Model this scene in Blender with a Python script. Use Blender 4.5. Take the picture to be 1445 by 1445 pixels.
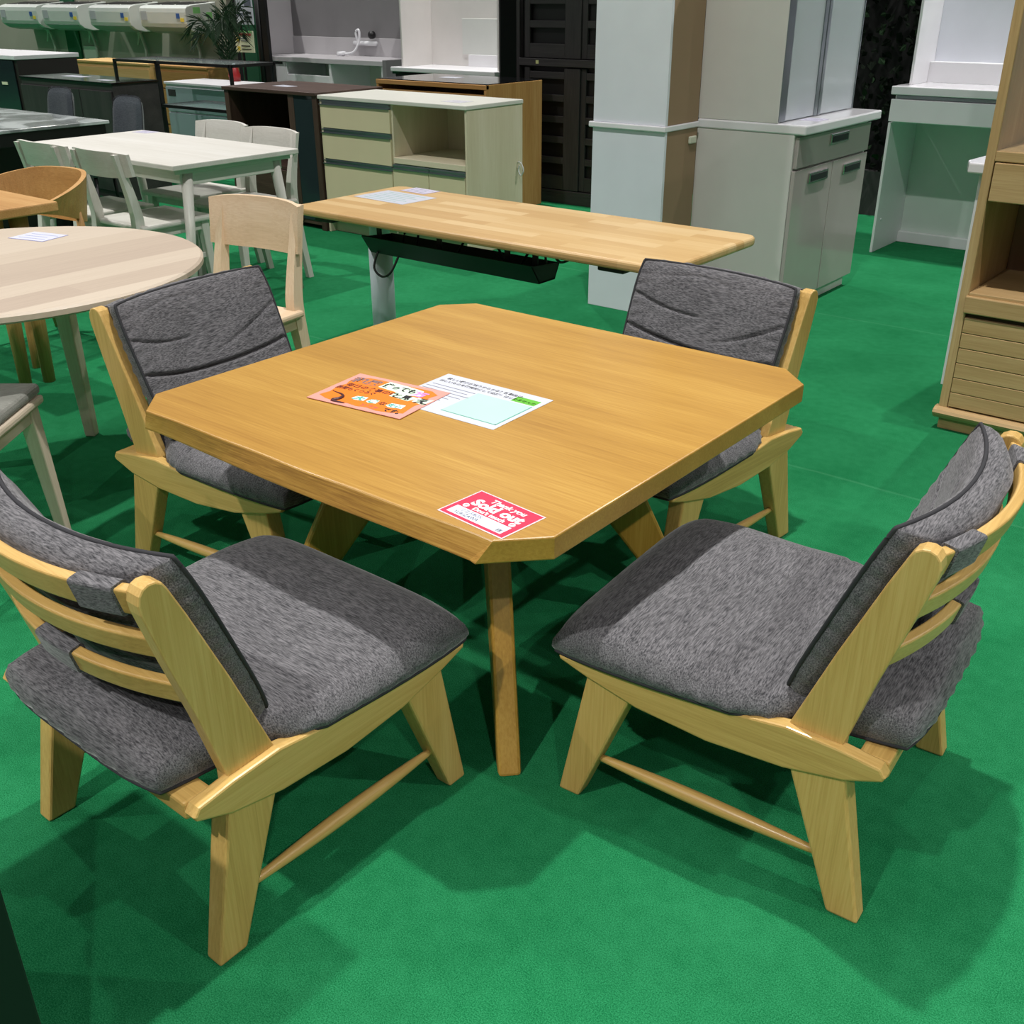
import bpy, bmesh, math, random
from mathutils import Vector, Matrix
R = math.radians
random.seed(7)
for o in list(bpy.data.objects): bpy.data.objects.remove(o)
scene = bpy.context.scene
C = scene.collection

# ------------------------------------------------------------------ camera
F_PX, PITCH, ROLL, AZ, CAM_H = 1472.8, 0.46122719, -0.00448766, R(51.2), 1.43
def cam_axes():
    cp, sp = math.cos(PITCH), math.sin(PITCH)
    fw = Vector((0, cp, -sp)); up = Vector((0, sp, cp)); rt = Vector((1, 0, 0))
    c, s = math.cos(ROLL), math.sin(ROLL)
    rt, up = c*rt + s*up, -s*rt + c*up
    M = Matrix(((math.sin(AZ), -math.cos(AZ), 0), (math.cos(AZ), math.sin(AZ), 0), (0, 0, 1)))
    return M @ rt, M @ up, M @ fw
rt, up, fw = cam_axes()
cd = bpy.data.cameras.new('camera'); cam = bpy.data.objects.new('camera', cd); C.objects.link(cam)
cd.sensor_fit = 'HORIZONTAL'; cd.sensor_width = 36.0; cd.lens = F_PX*36.0/1445.0
cd.clip_start = 0.05; cd.clip_end = 100
cam.matrix_world = Matrix(((rt.x, up.x, -fw.x, 0), (rt.y, up.y, -fw.y, 0), (rt.z, up.z, -fw.z, CAM_H), (0, 0, 0, 1)))
scene.camera = cam

# ------------------------------------------------------------------ world, hall lights, exposure
w = bpy.data.worlds.new('world'); scene.world = w; w.use_nodes = True
bg = w.node_tree.nodes['Background']; bg.inputs[0].default_value = (1.0, 0.95, 1.0, 1); bg.inputs[1].default_value = 0.125
def hall_light(x, y, power, z=5.2, size=0.13):
    ld = bpy.data.lights.new('hall_light', 'AREA'); ld.shape = 'DISK'; ld.size = size
    ld.energy = power; ld.color = (1.0, 0.985, 0.95); ld.spread = R(122)
    lo = bpy.data.objects.new('hall_light', ld); C.objects.link(lo); lo.location = (x, y, z)
for gx in (-14.9, -10.3, -5.75, -1.2, 3.35, 7.9):
    for gy in (-7.1, -2.5, 2.1, 6.7):
        hall_light(gx, gy, (112 if gy < 0 else 70)*(1.2 if gx == 3.35 else 1.0))
scene.view_settings.view_transform = 'Standard'; scene.view_settings.look = 'None'
scene.view_settings.gamma = 1.0; scene.view_settings.use_curve_mapping = False
scene.view_settings.exposure = 0.35

# ------------------------------------------------------------------ materials
def lin(v): v /= 255.0; return v/12.92 if v <= 0.04045 else ((v+0.055)/1.055)**2.4
def rgb(r, g, b): return (lin(r), lin(g), lin(b), 1)
def new_mat(name):
    m = bpy.data.materials.new(name); m.use_nodes = True
    nt = m.node_tree; return m, nt, nt.nodes['Principled BSDF']
def plain(name, col, rough=0.5, metal=0.0, bump=0.0, bscale=300, spec=None, coat=0.0):
    m, nt, p = new_mat(name)
    p.inputs['Roughness'].default_value = rough; p.inputs['Metallic'].default_value = metal
    if spec is not None: p.inputs['Specular IOR Level'].default_value = spec
    if coat: p.inputs['Coat Weight'].default_value = coat; p.inputs['Coat Roughness'].default_value = 0.05
    tc = nt.nodes.new('ShaderNodeTexCoord'); n = nt.nodes.new('ShaderNodeTexNoise')
    n.inputs['Scale'].default_value = 6; n.inputs['Detail'].default_value = 3
    nt.links.new(tc.outputs['Object'], n.inputs['Vector'])
    mx = nt.nodes.new('ShaderNodeMix'); mx.data_type = 'RGBA'
    mx.inputs[6].default_value = tuple(c*0.94 for c in col[:3])+(1,); mx.inputs[7].default_value = tuple(min(1, c*1.05) for c in col[:3])+(1,)
    nt.links.new(n.outputs['Fac'], mx.inputs[0]); nt.links.new(mx.outputs[2], p.inputs['Base Color'])
    if bump:
        n2 = nt.nodes.new('ShaderNodeTexNoise'); n2.inputs['Scale'].default_value = bscale
        nt.links.new(tc.outputs['Object'], n2.inputs['Vector'])
        b = nt.nodes.new('ShaderNodeBump'); b.inputs['Strength'].default_value = bump; b.inputs['Distance'].default_value = 0.002
        nt.links.new(n2.outputs['Fac'], b.inputs['Height']); nt.links.new(b.outputs['Normal'], p.inputs['Normal'])
    return m
def wood(name, c_dark, c_mid, c_light, axis='x', rough=0.4, grain=45, stretch=1.4, coat=0.0, streak=0.5):
    m, nt, p = new_mat(name); L = nt.links.new; N = nt.nodes.new
    tc = N('ShaderNodeTexCoord'); oi = N('ShaderNodeObjectInfo')
    off = N('ShaderNodeVectorMath'); off.operation = 'SCALE'; off.inputs[0].default_value = (7.3, 3.1, 5.7)
    L(oi.outputs['Random'], off.inputs['Scale'])
    add = N('ShaderNodeVectorMath'); L(tc.outputs['Object'], add.inputs[0]); L(off.outputs[0], add.inputs[1])
    def tex(sc_long, sc_cross, detail, rough_):
        mp = N('ShaderNodeMapping'); s = [sc_cross]*3; s['xyz'.index(axis)] = sc_long
        mp.inputs['Scale'].default_value = s; L(add.outputs[0], mp.inputs['Vector'])
        t = N('ShaderNodeTexNoise'); t.inputs['Scale'].default_value = 1; t.inputs['Detail'].default_value = detail
        t.inputs['Roughness'].default_value = rough_; t.inputs['Distortion'].default_value = 0.4
        L(mp.outputs[0], t.inputs['Vector']); return t
    broad = tex(stretch*0.6, grain*0.22, 3, 0.5); fine = tex(stretch*4, grain*4.5, 4, 0.65)
    mixf = N('ShaderNodeMix'); mixf.data_type = 'FLOAT'; mixf.inputs[0].default_value = streak
    L(broad.outputs['Fac'], mixf.inputs[2]); L(fine.outputs['Fac'], mixf.inputs[3])
    cr = N('ShaderNodeValToRGB'); e = cr.color_ramp.elements
    e[0].position = 0.33; e[0].color = c_dark; e[1].position = 0.66; e[1].color = c_light
    k = e.new(0.5); k.color = c_mid
    L(mixf.outputs[0], cr.inputs[0]); L(cr.outputs[0], p.inputs['Base Color'])
    p.inputs['Roughness'].default_value = rough
    if coat: p.inputs['Coat Weight'].default_value = coat; p.inputs['Coat Roughness'].default_value = 0.2
    b = N('ShaderNodeBump'); b.inputs['Strength'].default_value = 0.08; b.inputs['Distance'].default_value = 0.002
    L(fine.outputs['Fac'], b.inputs['Height']); L(b.outputs['Normal'], p.inputs['Normal'])
    return m
def wood3(name, *a, **k): return {ax: wood(name+'_'+ax, *a, axis=ax, **k) for ax in 'xyz'}
def fabric(name, c1, c2, axis='y'):
    m, nt, p = new_mat(name); L = nt.links.new; N = nt.nodes.new
    tc = N('ShaderNodeTexCoord')
    def tex(sl, sc, d):
        mp = N('ShaderNodeMapping'); s = [sc]*3; s['xyz'.index(axis)] = sl; mp.inputs['Scale'].default_value = s
        L(tc.outputs['Object'], mp.inputs['Vector']); t = N('ShaderNodeTexNoise'); t.inputs['Scale'].default_value = 1
        t.inputs['Detail'].default_value = d; t.inputs['Roughness'].default_value = 0.6; L(mp.outputs[0], t.inputs['Vector']); return t
    a = tex(48, 430, 2); b2 = tex(9, 30, 3)
    mf = N('ShaderNodeMix'); mf.data_type = 'FLOAT'; mf.inputs[0].default_value = 0.12
    L(a.outputs['Fac'], mf.inputs[2]); L(b2.outputs['Fac'], mf.inputs[3])
    cr = N('ShaderNodeValToRGB'); e = cr.color_ramp.elements; e[0].position = 0.34; e[0].color = c1; e[1].position = 0.68; e[1].color = c2
    L(mf.outputs[0], cr.inputs[0]); L(cr.outputs[0], p.inputs['Base Color'])
    p.inputs['Roughness'].default_value = 0.9; p.inputs['Specular IOR Level'].default_value = 0.2
    p.inputs['Sheen Weight'].default_value = 0.25; p.inputs['Sheen Roughness'].default_value = 0.4
    wr = tex(10, 22, 2)
    bp = N('ShaderNodeBump'); bp.inputs['Strength'].default_value = 0.25; bp.inputs['Distance'].default_value = 0.001
    L(a.outputs['Fac'], bp.inputs['Height'])
    bp2 = N('ShaderNodeBump'); bp2.inputs['Strength'].default_value = 0.35; bp2.inputs['Distance'].default_value = 0.008
    L(wr.outputs['Fac'], bp2.inputs['Height']); L(bp.outputs['Normal'], bp2.inputs['Normal']); L(bp2.outputs['Normal'], p.inputs['Normal'])
    return m
def carpet():
    m, nt, p = new_mat('green_carpet'); L = nt.links.new; N = nt.nodes.new
    tc = N('ShaderNodeTexCoord')
    def tex(s, d):
        t = N('ShaderNodeTexNoise'); t.inputs['Scale'].default_value = s; t.inputs['Detail'].default_value = d
        L(tc.outputs['Object'], t.inputs['Vector']); return t
    f = tex(420, 3); g = tex(3.0, 4); h = tex(30, 4)
    mf = N('ShaderNodeMix'); mf.data_type = 'FLOAT'; mf.inputs[0].default_value = 0.22
    L(f.outputs['Fac'], mf.inputs[2]); L(g.outputs['Fac'], mf.inputs[3])
    mg = N('ShaderNodeMix'); mg.data_type = 'FLOAT'; mg.inputs[0].default_value = 0.12
    L(mf.outputs[0], mg.inputs[2]); L(h.outputs['Fac'], mg.inputs[3])
    cr = N('ShaderNodeValToRGB'); e = cr.color_ramp.elements
    e[0].position = 0.40; e[0].color = rgb(18, 98, 56); e[1].position = 0.60; e[1].color = rgb(46, 136, 88)
    L(mg.outputs[0], cr.inputs[0])
    # faint pale joints between the carpet widths
    sx = N('ShaderNodeSeparateXYZ'); L(tc.outputs['Object'], sx.inputs[0])
    wob = N('ShaderNodeMath'); wob.operation = 'MULTIPLY_ADD'; wob.inputs[1].default_value = 0.03
    L(g.outputs['Fac'], wob.inputs[0]); L(sx.outputs['Y'], wob.inputs[2])
    md = N('ShaderNodeMath'); md.operation = 'PINGPONG'; md.inputs[1].default_value = 0.91
    ad = N('ShaderNodeMath'); ad.inputs[1].default_value = -1.295; L(wob.outputs[0], ad.inputs[0]); L(ad.outputs[0], md.inputs[0])
    lt = N('ShaderNodeMath'); lt.operation = 'LESS_THAN'; lt.inputs[1].default_value = 0.006; L(md.outputs[0], lt.inputs[0])
    ms = N('ShaderNodeMath'); ms.operation = 'MULTIPLY'; ms.inputs[1].default_value = 0.10
    gt = N('ShaderNodeMath'); gt.operation = 'GREATER_THAN'; gt.inputs[1].default_value = 2.2; L(sx.outputs['Y'], gt.inputs[0])
    m2 = N('ShaderNodeMath'); m2.operation = 'MULTIPLY'; L(lt.outputs[0], m2.inputs[0]); L(gt.outputs[0], m2.inputs[1]); L(m2.outputs[0], ms.inputs[0])
    mx = N('ShaderNodeMix'); mx.data_type = 'RGBA'; mx.inputs[7].default_value = rgb(110, 180, 140)
    L(ms.outputs[0], mx.inputs[0]); L(cr.outputs[0], mx.inputs[6]); L(mx.outputs[2], p.inputs['Base Color'])
    p.inputs['Roughness'].default_value = 1.0; p.inputs['Specular IOR Level'].default_value = 0.05
    b = N('ShaderNodeBump'); b.inputs['Strength'].default_value = 0.5; b.inputs['Distance'].default_value = 0.003
    L(f.outputs['Fac'], b.inputs['Height']); L(b.outputs['Normal'], p.inputs['Normal'])
    return m
def glass(name, tint, alpha=0.25, rough=0.05):
    m, nt, p = new_mat(name); L = nt.links.new
    tr = nt.nodes.new('ShaderNodeBsdfTransparent'); tr.inputs[0].default_value = tint
    n = nt.nodes.new('ShaderNodeTexNoise'); n.inputs['Scale'].default_value = 4
    p.inputs['Base Color'].default_value = tint; p.inputs['Roughness'].default_value = rough
    mx = nt.nodes.new('ShaderNodeMixShader'); mx.inputs[0].default_value = alpha
    L(tr.outputs[0], mx.inputs[1]); L(p.outputs[0], mx.inputs[2]); L(mx.outputs[0], nt.nodes['Material Output'].inputs[0])
    return m
def planks(name, cols, axis='x', width=0.07, length=0.5, rough=0.45):
    # solid laminated wood: staves of slightly different colour
    m, nt, p = new_mat(name); L = nt.links.new; N = nt.nodes.new
    tc = N('ShaderNodeTexCoord'); mp = N('ShaderNodeMapping')
    if axis == 'y': mp.inputs['Rotation'].default_value = (0, 0, R(90))
    L(tc.outputs['Object'], mp.inputs['Vector'])
    br = N('ShaderNodeTexBrick'); br.inputs['Scale'].default_value = 1; br.inputs['Brick Width'].default_value = length
    br.inputs['Row Height'].default_value = width; br.inputs['Mortar Size'].default_value = 0.0; br.offset = 0.37
    br.inputs['Color1'].default_value = (0, 0, 0, 1); br.inputs['Color2'].default_value = (1, 1, 1, 1); br.inputs['Bias'].default_value = 0
    L(mp.outputs[0], br.inputs['Vector'])
    mp2 = N('ShaderNodeMapping'); mp2.inputs['Scale'].default_value = (4, 130, 60); L(mp.outputs[0], mp2.inputs['Vector'])
    n = N('ShaderNodeTexNoise'); n.inputs['Scale'].default_value = 1; n.inputs['Detail'].default_value = 4; L(mp2.outputs[0], n.inputs['Vector'])
    mf = N('ShaderNodeMix'); mf.data_type = 'FLOAT'; mf.inputs[0].default_value = 0.45
    L(br.outputs['Color'], mf.inputs[2]); L(n.outputs['Fac'], mf.inputs[3])
    cr = N('ShaderNodeValToRGB'); e = cr.color_ramp.elements; e[0].position = 0.15; e[0].color = cols[0]; e[1].position = 0.85; e[1].color = cols[2]
    k = e.new(0.5); k.color = cols[1]
    L(mf.outputs[0], cr.inputs[0]); L(cr.outputs[0], p.inputs['Base Color']); p.inputs['Roughness'].default_value = rough
    return m
def marble():
    m, nt, p = new_mat('grey_marble'); L = nt.links.new; N = nt.nodes.new
    tc = N('ShaderNodeTexCoord'); n = N('ShaderNodeTexNoise'); n.inputs['Scale'].default_value = 3; n.inputs['Detail'].default_value = 6; n.inputs['Distortion'].default_value = 1.5
    L(tc.outputs['Object'], n.inputs['Vector']); cr = N('ShaderNodeValToRGB'); e = cr.color_ramp.elements
    e[0].position = 0.4; e[0].color = rgb(120, 126, 126); e[1].position = 0.62; e[1].color = rgb(205, 212, 212)
    L(n.outputs['Fac'], cr.inputs[0]); L(cr.outputs[0], p.inputs['Base Color']); p.inputs['Roughness'].default_value = 0.15
    return m

M_CARPET = carpet()
TBL = wood3('honey_oak', rgb(158, 114, 40), rgb(176, 132, 53), rgb(192, 150, 69), rough=0.42, coat=0.25)
CHW = wood3('light_oak', rgb(180, 142, 76), rgb(202, 164, 94), rgb(216, 181, 112), rough=0.42, coat=0.2)
FAB_Y = fabric('charcoal_fabric_y', rgb(56, 56, 59), rgb(126, 124, 127), 'y')
FAB_X = fabric('charcoal_fabric_x', rgb(56, 56, 59), rgb(126, 124, 127), 'x')
FAB_BLACK = fabric('black_fabric', rgb(24, 24, 27), rgb(44, 44, 48), 'x')
PIPING = plain('dark_piping', rgb(44, 44, 48), 0.85)
WHITE = plain('white_lacquer', rgb(230, 229, 232), 0.35)
WHITE_GLOSS = plain('gloss_white', rgb(230, 229, 233), 0.15, coat=0.3)
PALEBLUE = plain('pale_blue_white', rgb(224, 227, 236), 0.45)
GREIGE_SIDE = plain('pale_greige', rgb(216, 212, 209), 0.3)
GREIGE = plain('gloss_greige', rgb(178, 168, 166), 0.12, coat=0.4)
CREAM = wood3('cream_wood', rgb(206, 194, 164), rgb(214, 203, 175), rgb(222, 212, 188), rough=0.4)
CREAM_GLOSS = plain('cream_drawer', rgb(216, 204, 170), 0.25)
STONE = plain('pale_stone_top', rgb(214, 214, 204), 0.4, bump=0.1)
ALU = plain('aluminium', rgb(150, 156, 162), 0.3, metal=0.9)
STEEL = plain('chrome', rgb(200, 200, 200), 0.15, metal=1.0)
BLACK = plain('matt_black', rgb(14, 14, 15), 0.5)
BLACK_WOOD = wood3('black_wood', rgb(36, 35, 36), rgb(50, 48, 48), rgb(64, 61, 60), rough=0.5)
BLACK_GLOSS = plain('black_glass', rgb(18, 19, 20), 0.08)
DARKBROWN = wood3('walnut_brown', rgb(52, 36, 30), rgb(68, 50, 42), rgb(88, 68, 58), rough=0.45)
DARKPANEL = plain('dark_brown_panel', rgb(40, 34, 33), 0.5)
BROWN_BACK = plain('cardboard_brown', rgb(150, 124, 96), 0.6)
OAK = wood3('natural_oak', rgb(166, 120, 66), rgb(186, 140, 82), rgb(202, 160, 102), rough=0.5)
OAK2 = wood3('pale_oak', rgb(164, 132, 86), rgb(182, 150, 104), rgb(198, 168, 122), rough=0.5)
PINE = wood3('yellow_pine', rgb(208, 166, 100), rgb(222, 184, 120), rgb(232, 198, 140), rough=0.5)
ASH = wood3('white_ash', rgb(206, 188, 166), rgb(216, 201, 181), rgb(226, 214, 198), rough=0.55)
BEECH = wood3('pale_beech', rgb(208, 180, 146), rgb(220, 194, 162), rgb(230, 208, 180), rough=0.55)
ASH_TOP = planks('ash_staves', [rgb(172, 154, 138), rgb(190, 174, 155), rgb(204, 190, 172)], 'y', 0.13, 3.0, 0.5)
RUBBER = planks('rubberwood_staves', [rgb(184, 146, 92), rgb(200, 166, 112), rgb(214, 186, 138)], 'x', 0.055, 0.42, 0.4)
WHITEWOOD = wood3('whitewashed_wood', rgb(194, 191, 182), rgb(206, 203, 195), rgb(215, 213, 207), rough=0.5)
GREYSEAT = fabric('grey_seat_fabric', rgb(120, 120, 114), rgb(150, 150, 143), 'x')
DKGREY = fabric('slate_fabric', rgb(52, 58, 64), rgb(78, 84, 90), 'x')
PAPER = plain('white_paper', rgb(200, 203, 214), 0.35)
LILAC = plain('lilac_paper', rgb(200, 196, 216), 0.4)
M_GLASS = glass('clear_glass', (0.86, 0.93, 0.93, 1), 0.22)
M_SMOKE = glass('smoked_glass', (0.025, 0.042, 0.045, 1), 0.8)
M_FROST = glass('frosted_glass', (0.80, 0.84, 0.87, 1), 0.5, 0.12)
MARBLE = marble()
CONCRETE = plain('grey_laminate', rgb(124, 122, 124), 0.5, bump=0.1, bscale=20)
CONCRETE_L = plain('pale_grey_laminate', rgb(186, 183, 186), 0.45)
BEIGEWALL = plain('beige_panel', rgb(150, 150, 136), 0.7)
GREEN_CLOTH = plain('green_cloth', rgb(18, 84, 52), 0.9)
LEAF = plain('palm_leaf', rgb(30, 58, 32), 0.45)
IVYM = plain('ivy_leaf', rgb(14, 22, 14), 0.9, spec=0.1)
IVYD = plain('ivy_leaf_light', rgb(30, 48, 30), 0.9, spec=0.1)
DARKWALL = plain('black_wall', rgb(6, 6, 7), 0.9)
GREYWALL = plain('grey_plinth', rgb(56, 57, 56), 0.8)
def flat(name, r, g, b, rough=0.45): return plain(name, rgb(r, g, b), rough)
RED = flat('card_red', 204, 48, 80); ORANGE = flat('card_orange', 236, 122, 18); PINK = flat('card_pink', 224, 152, 140)
INK = flat('ink_black', 22, 20, 24); MAROON = flat('ink_maroon', 92, 20, 14); GREYINK = flat('ink_grey', 128, 104, 104)
MINT = flat('ink_mint', 216, 240, 214); TEAL = flat('ink_teal', 80, 176, 164); VIOLET = flat('ink_violet', 206, 142, 222)
GREENINK = flat('print_green', 96, 178, 50); PRINTGREY = flat('print_grey', 104, 108, 124); WHITEINK = flat('print_white', 252, 252, 252)
YELLOW = flat('sticker_yellow', 226, 200, 70); BLUE = flat('sticker_blue', 56, 92, 158); GREENTAG = flat('sticker_green', 130, 200, 120)
REDPRINT = flat('print_red', 190, 70, 60); CREAMCARD = flat('card_cream', 232, 232, 200)

# ------------------------------------------------------------------ mesh helpers
def thing(name, label, cat, loc=(0, 0, 0), rz=0.0, group=None):
    o = bpy.data.objects.new(name, None); C.objects.link(o); o.empty_display_size = 0.1
    o.location = loc; o.rotation_euler = (0, 0, rz); o['label'] = label; o['category'] = cat
    if group: o['group'] = group
    return o
def finish(name, bm, mat, parent=None, smooth=False):
    bmesh.ops.recalc_face_normals(bm, faces=bm.faces)
    me = bpy.data.meshes.new(name); bm.to_mesh(me); bm.free()
    if smooth:
        for p in me.polygons: p.use_smooth = True
    me.materials.append(mat)
    o = bpy.data.objects.new(name, me); C.objects.link(o)
    if parent: o.parent = parent
    return o
def bevel(bm, w, seg=2):
    if w: bmesh.ops.bevel(bm, geom=bm.edges[:], offset=w, segments=seg, affect='EDGES', profile=0.5, clamp_overlap=True)
def add_box(bm, x0, x1, y0, y1, z0, z1):
    v = [bm.verts.new(p) for p in ((x0,y0,z0),(x1,y0,z0),(x1,y1,z0),(x0,y1,z0),(x0,y0,z1),(x1,y0,z1),(x1,y1,z1),(x0,y1,z1))]
    for f in ((0,3,2,1),(4,5,6,7),(0,1,5,4),(1,2,6,5),(2,3,7,6),(3,0,4,7)): bm.faces.new([v[i] for i in f])
def box(name, x0, x1, y0, y1, z0, z1, mat, parent=None, b=0.003, seg=2):
    bm = bmesh.new(); add_box(bm, x0, x1, y0, y1, z0, z1)
    bevel(bm, min(b, 0.45*min(abs(x1-x0), abs(y1-y0), abs(z1-z0))), seg)
    return finish(name, bm, mat, parent)
def hull8(name, bot, top, mat, parent=None, b=0.004):
    "bot/top: four points each, same order round"
    bm = bmesh.new(); v = [bm.verts.new(p) for p in list(bot)+list(top)]
    for f in ((0,3,2,1),(4,5,6,7),(0,1,5,4),(1,2,6,5),(2,3,7,6),(3,0,4,7)): bm.faces.new([v[i] for i in f])
    bmesh.ops.recalc_face_normals(bm, faces=bm.faces); bevel(bm, b)
    return finish(name, bm, mat, parent)
def prism(name, prof, a0, a1, axis, mat, parent=None, b=0.004, seg=2):
    "profile in the two other axes, extruded from a0 to a1 along axis ('x': (y,z), 'y': (x,z), 'z': (x,y))"
    bm = bmesh.new()
    def P(q, a): return {'x': (a, q[0], q[1]), 'y': (q[0], a, q[1]), 'z': (q[0], q[1], a)}[axis]
    A = [bm.verts.new(P(q, a0)) for q in prof]; B = [bm.verts.new(P(q, a1)) for q in prof]
    bm.faces.new(A); bm.faces.new(B[::-1]); n = len(prof)
    for i in range(n): bm.faces.new((A[i], B[i], B[(i+1) % n], A[(i+1) % n]))
    bmesh.ops.recalc_face_normals(bm, faces=bm.faces)
    if b:
        es = [e for f in bm.faces if len(f.verts) > 4 or n <= 4 for e in f.edges]
        bmesh.ops.bevel(bm, geom=list(set(es)), offset=b, segments=seg, affect='EDGES', profile=0.5, clamp_overlap=True)
    return finish(name, bm, mat, parent)
def tube_bm(bm, pts, rad, seg=10, closed=False):
    n = len(pts); rings = []
    for i, p in enumerate(pts):
        p = Vector(p)
        a = Vector(pts[(i-1) % n] if (closed or i > 0) else pts[i]); c = Vector(pts[(i+1) % n] if (closed or i < n-1) else pts[i])
        t = (c-a).normalized(); u = t.orthogonal() if abs(t.z) > 0.9 else t.cross(Vector((0, 0, 1)))
        u.normalize(); v = t.cross(u); r = rad[i] if isinstance(rad, (list, tuple)) else rad
        rings.append([bm.verts.new(p+(u*math.cos(k*2*math.pi/seg)+v*math.sin(k*2*math.pi/seg))*r) for k in range(seg)])
    for i in range(n if closed else n-1):
        A, B = rings[i], rings[(i+1) % n]
        for k in range(seg): bm.faces.new((A[k], A[(k+1) % seg], B[(k+1) % seg], B[k]))
    if not closed: bm.faces.new(rings[0][::-1]); bm.faces.new(rings[-1])
def tube(name, pts, rad, mat, parent=None, seg=10, closed=False):
    bm = bmesh.new(); tube_bm(bm, pts, rad, seg, closed); return finish(name, bm, mat, parent, True)
def smooth_pts(pts, k=6):
    out = []; n = len(pts); P = [Vector(p) for p in pts]
    for i in range(n-1):
        p0, p1, p2, p3 = P[max(i-1, 0)], P[i], P[i+1], P[min(i+2, n-1)]
        for j in range(k):
            t = j/k; out.append(0.5*((2*p1)+(p2-p0)*t+(2*p0-5*p1+4*p2-p3)*t*t+(3*p1-p0-3*p2+p3)*t**3))
    out.append(P[-1]); return out
def sweep(name, secs, mat, parent=None, smooth=False):
    "secs: list of rings (each the same number of points)"
    bm = bmesh.new(); rs = [[bm.verts.new(p) for p in s] for s in secs]; n = len(secs[0])
    for A, B in zip(rs, rs[1:]):
        for k in range(n): bm.faces.new((A[k], A[(k+1) % n], B[(k+1) % n], B[k]))
    bm.faces.new(rs[0][::-1]); bm.faces.new(rs[-1])
    o = finish(name, bm, mat, parent, smooth)
    return o
def rrect(hw, hh, r, k=3):
    "rounded rectangle outline"
    out = []
    for cx, cy, a0 in ((hw-r, hh-r, 0), (-hw+r, hh-r, 90), (-hw+r, -hh+r, 180), (hw-r, -hh+r, 270)):
        for j in range(k+1):
            a = R(a0+90*j/k); out.append((cx+r*math.cos(a), cy+r*math.sin(a)))
    return out
def copy_tree(o, parent=None):
    c = o.copy(); C.objects.link(c)
    if parent is not None: c.parent = parent
    for ch in o.children: copy_tree(ch, c)
    return c
def text(name, body, size, mat, parent, loc, rz=0.0, sx=1.0, bold=0.0, align='LEFT', shear=0.0, rx=0.0):
    cu = bpy.data.curves.new(name, 'FONT'); cu.body = body; cu.size = size; cu.align_x = align; cu.offset = bold; cu.shear = shear; cu.resolution_u = 3
    t = bpy.data.objects.new(name, cu); C.objects.link(t); bpy.context.view_layer.update()
    me = bpy.data.meshes.new_from_object(t.evaluated_get(bpy.context.evaluated_depsgraph_get()))
    bpy.data.objects.remove(t); bpy.data.curves.remove(cu)
    me.materials.clear(); me.materials.append(mat); me.name = name
    o = bpy.data.objects.new(name, me); C.objects.link(o); o.parent = parent
    o.location = loc; o.rotation_euler = (rx, 0, rz); o.scale = (sx, 1, 1)
    return o
def struct(o): o['kind'] = 'structure'; return o

# ------------------------------------------------------------------ the setting
struct(box('floor', -24, 9, -9, 12, -0.05, 0.0, M_CARPET, None, 0))
struct(box('wall_back', -24, 9, 9.2, 9.3, 0, 3.2, DARKWALL, None, 0))
struct(box('wall_left', -24.1, -24, -9, 9.3, 0, 3.2, DARKWALL, None, 0))
struct(box('wall_appliances', -20, -10.25, 7.86, 7.94, 0, 1.9, BEIGEWALL, None, 0.002))

# ------------------------------------------------------------------ dining table
def build_table():
    cx, cy = -1.435, 1.68
    t = thing('dining_table', 'honey oak low square dining table with clipped corners and splayed legs', 'table', (cx, cy, 0))
    zt, zb = 0.64, 0.597
    cor = [(-1.984,1.210), (-1.985,2.143), (-1.911,2.220), (-0.964,2.227), (-0.884,2.150), (-0.885,1.211), (-0.955,1.139), (-1.910,1.136)]
    top, bot = [], []
    n = 26
    for i, p in enumerate(cor):
        q = cor[(i+1) % 8]
        if i in (6, 7): pass
        top.append((p[0]-cx, p[1]-cy)); bot.append((p[0]-cx, p[1]-cy))
        if i == 6:
            for k in range(1, n):
                s = k/n; x = p[0]+(q[0]-p[0])*s; y = p[1]+(q[1]-p[1])*s
                wv = 0.0035*math.sin(s*9+0.5)+0.002*math.sin(s*23)
                top.append((x-cx, y+wv*0.6-cy)); bot.append((x-cx, y-0.006-0.016*(1-s)+0.004*math.sin(s*7+1)-cy))
    bot[6] = (-0.977-cx, 1.117-cy); bot[6+n] = (-1.915-cx, 1.130-cy)
    bm = bmesh.new()
    A = [bm.verts.new((x, y, zt)) for x, y in top]; B = [bm.verts.new((x, y, zb)) for x, y in bot]
    bm.faces.new(A); bm.faces.new(B[::-1]); m = len(A)
    for i in range(m): bm.faces.new((A[i], B[i], B[(i+1) % m], A[(i+1) % m]))
    bmesh.ops.recalc_face_normals(bm, faces=bm.faces)
    rim = [e for e in bm.edges if abs(e.verts[0].co.z-e.verts[1].co.z) < 1e-4]
    bmesh.ops.bevel(bm, geom=rim, offset=0.003, segments=2, affect='EDGES', profile=0.5, clamp_overlap=True)
    top_o = finish('tabletop', bm, TBL['x'], t)
    top_o.data.materials.append(wood('live_edge_oak', rgb(132, 90, 34), rgb(176, 130, 56), rgb(200, 156, 80), 'x', 0.45, grain=70, stretch=2.2, coat=0.2))
    for p in top_o.data.polygons:
        if p.normal.y < -0.85: p.material_index = 1
    for k in range(4):
        a = R(45+90*k); d = Vector((math.cos(a), math.sin(a), 0)); s = Vector((-d.y, d.x, 0))*0.024
        prof = [(0.085, 0.597), (0.275, 0.597), (0.548, 0.0), (0.505, 0.0)]
        P = [[d*r+Vector((0, 0, z))+s*sg for r, z in prof] for sg in (-1, 1)]
        hull8('leg', P[0], P[1], TBL['z'], t, 0.007)
    for k in range(2):
        a = R(45+90*k); o = box('under_rail', -0.26, 0.26, -0.03, 0.03, 0.555-0.002*k, 0.5965, TBL['x'], t); o.rotation_euler.z = a
    return t
build_table()

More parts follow.
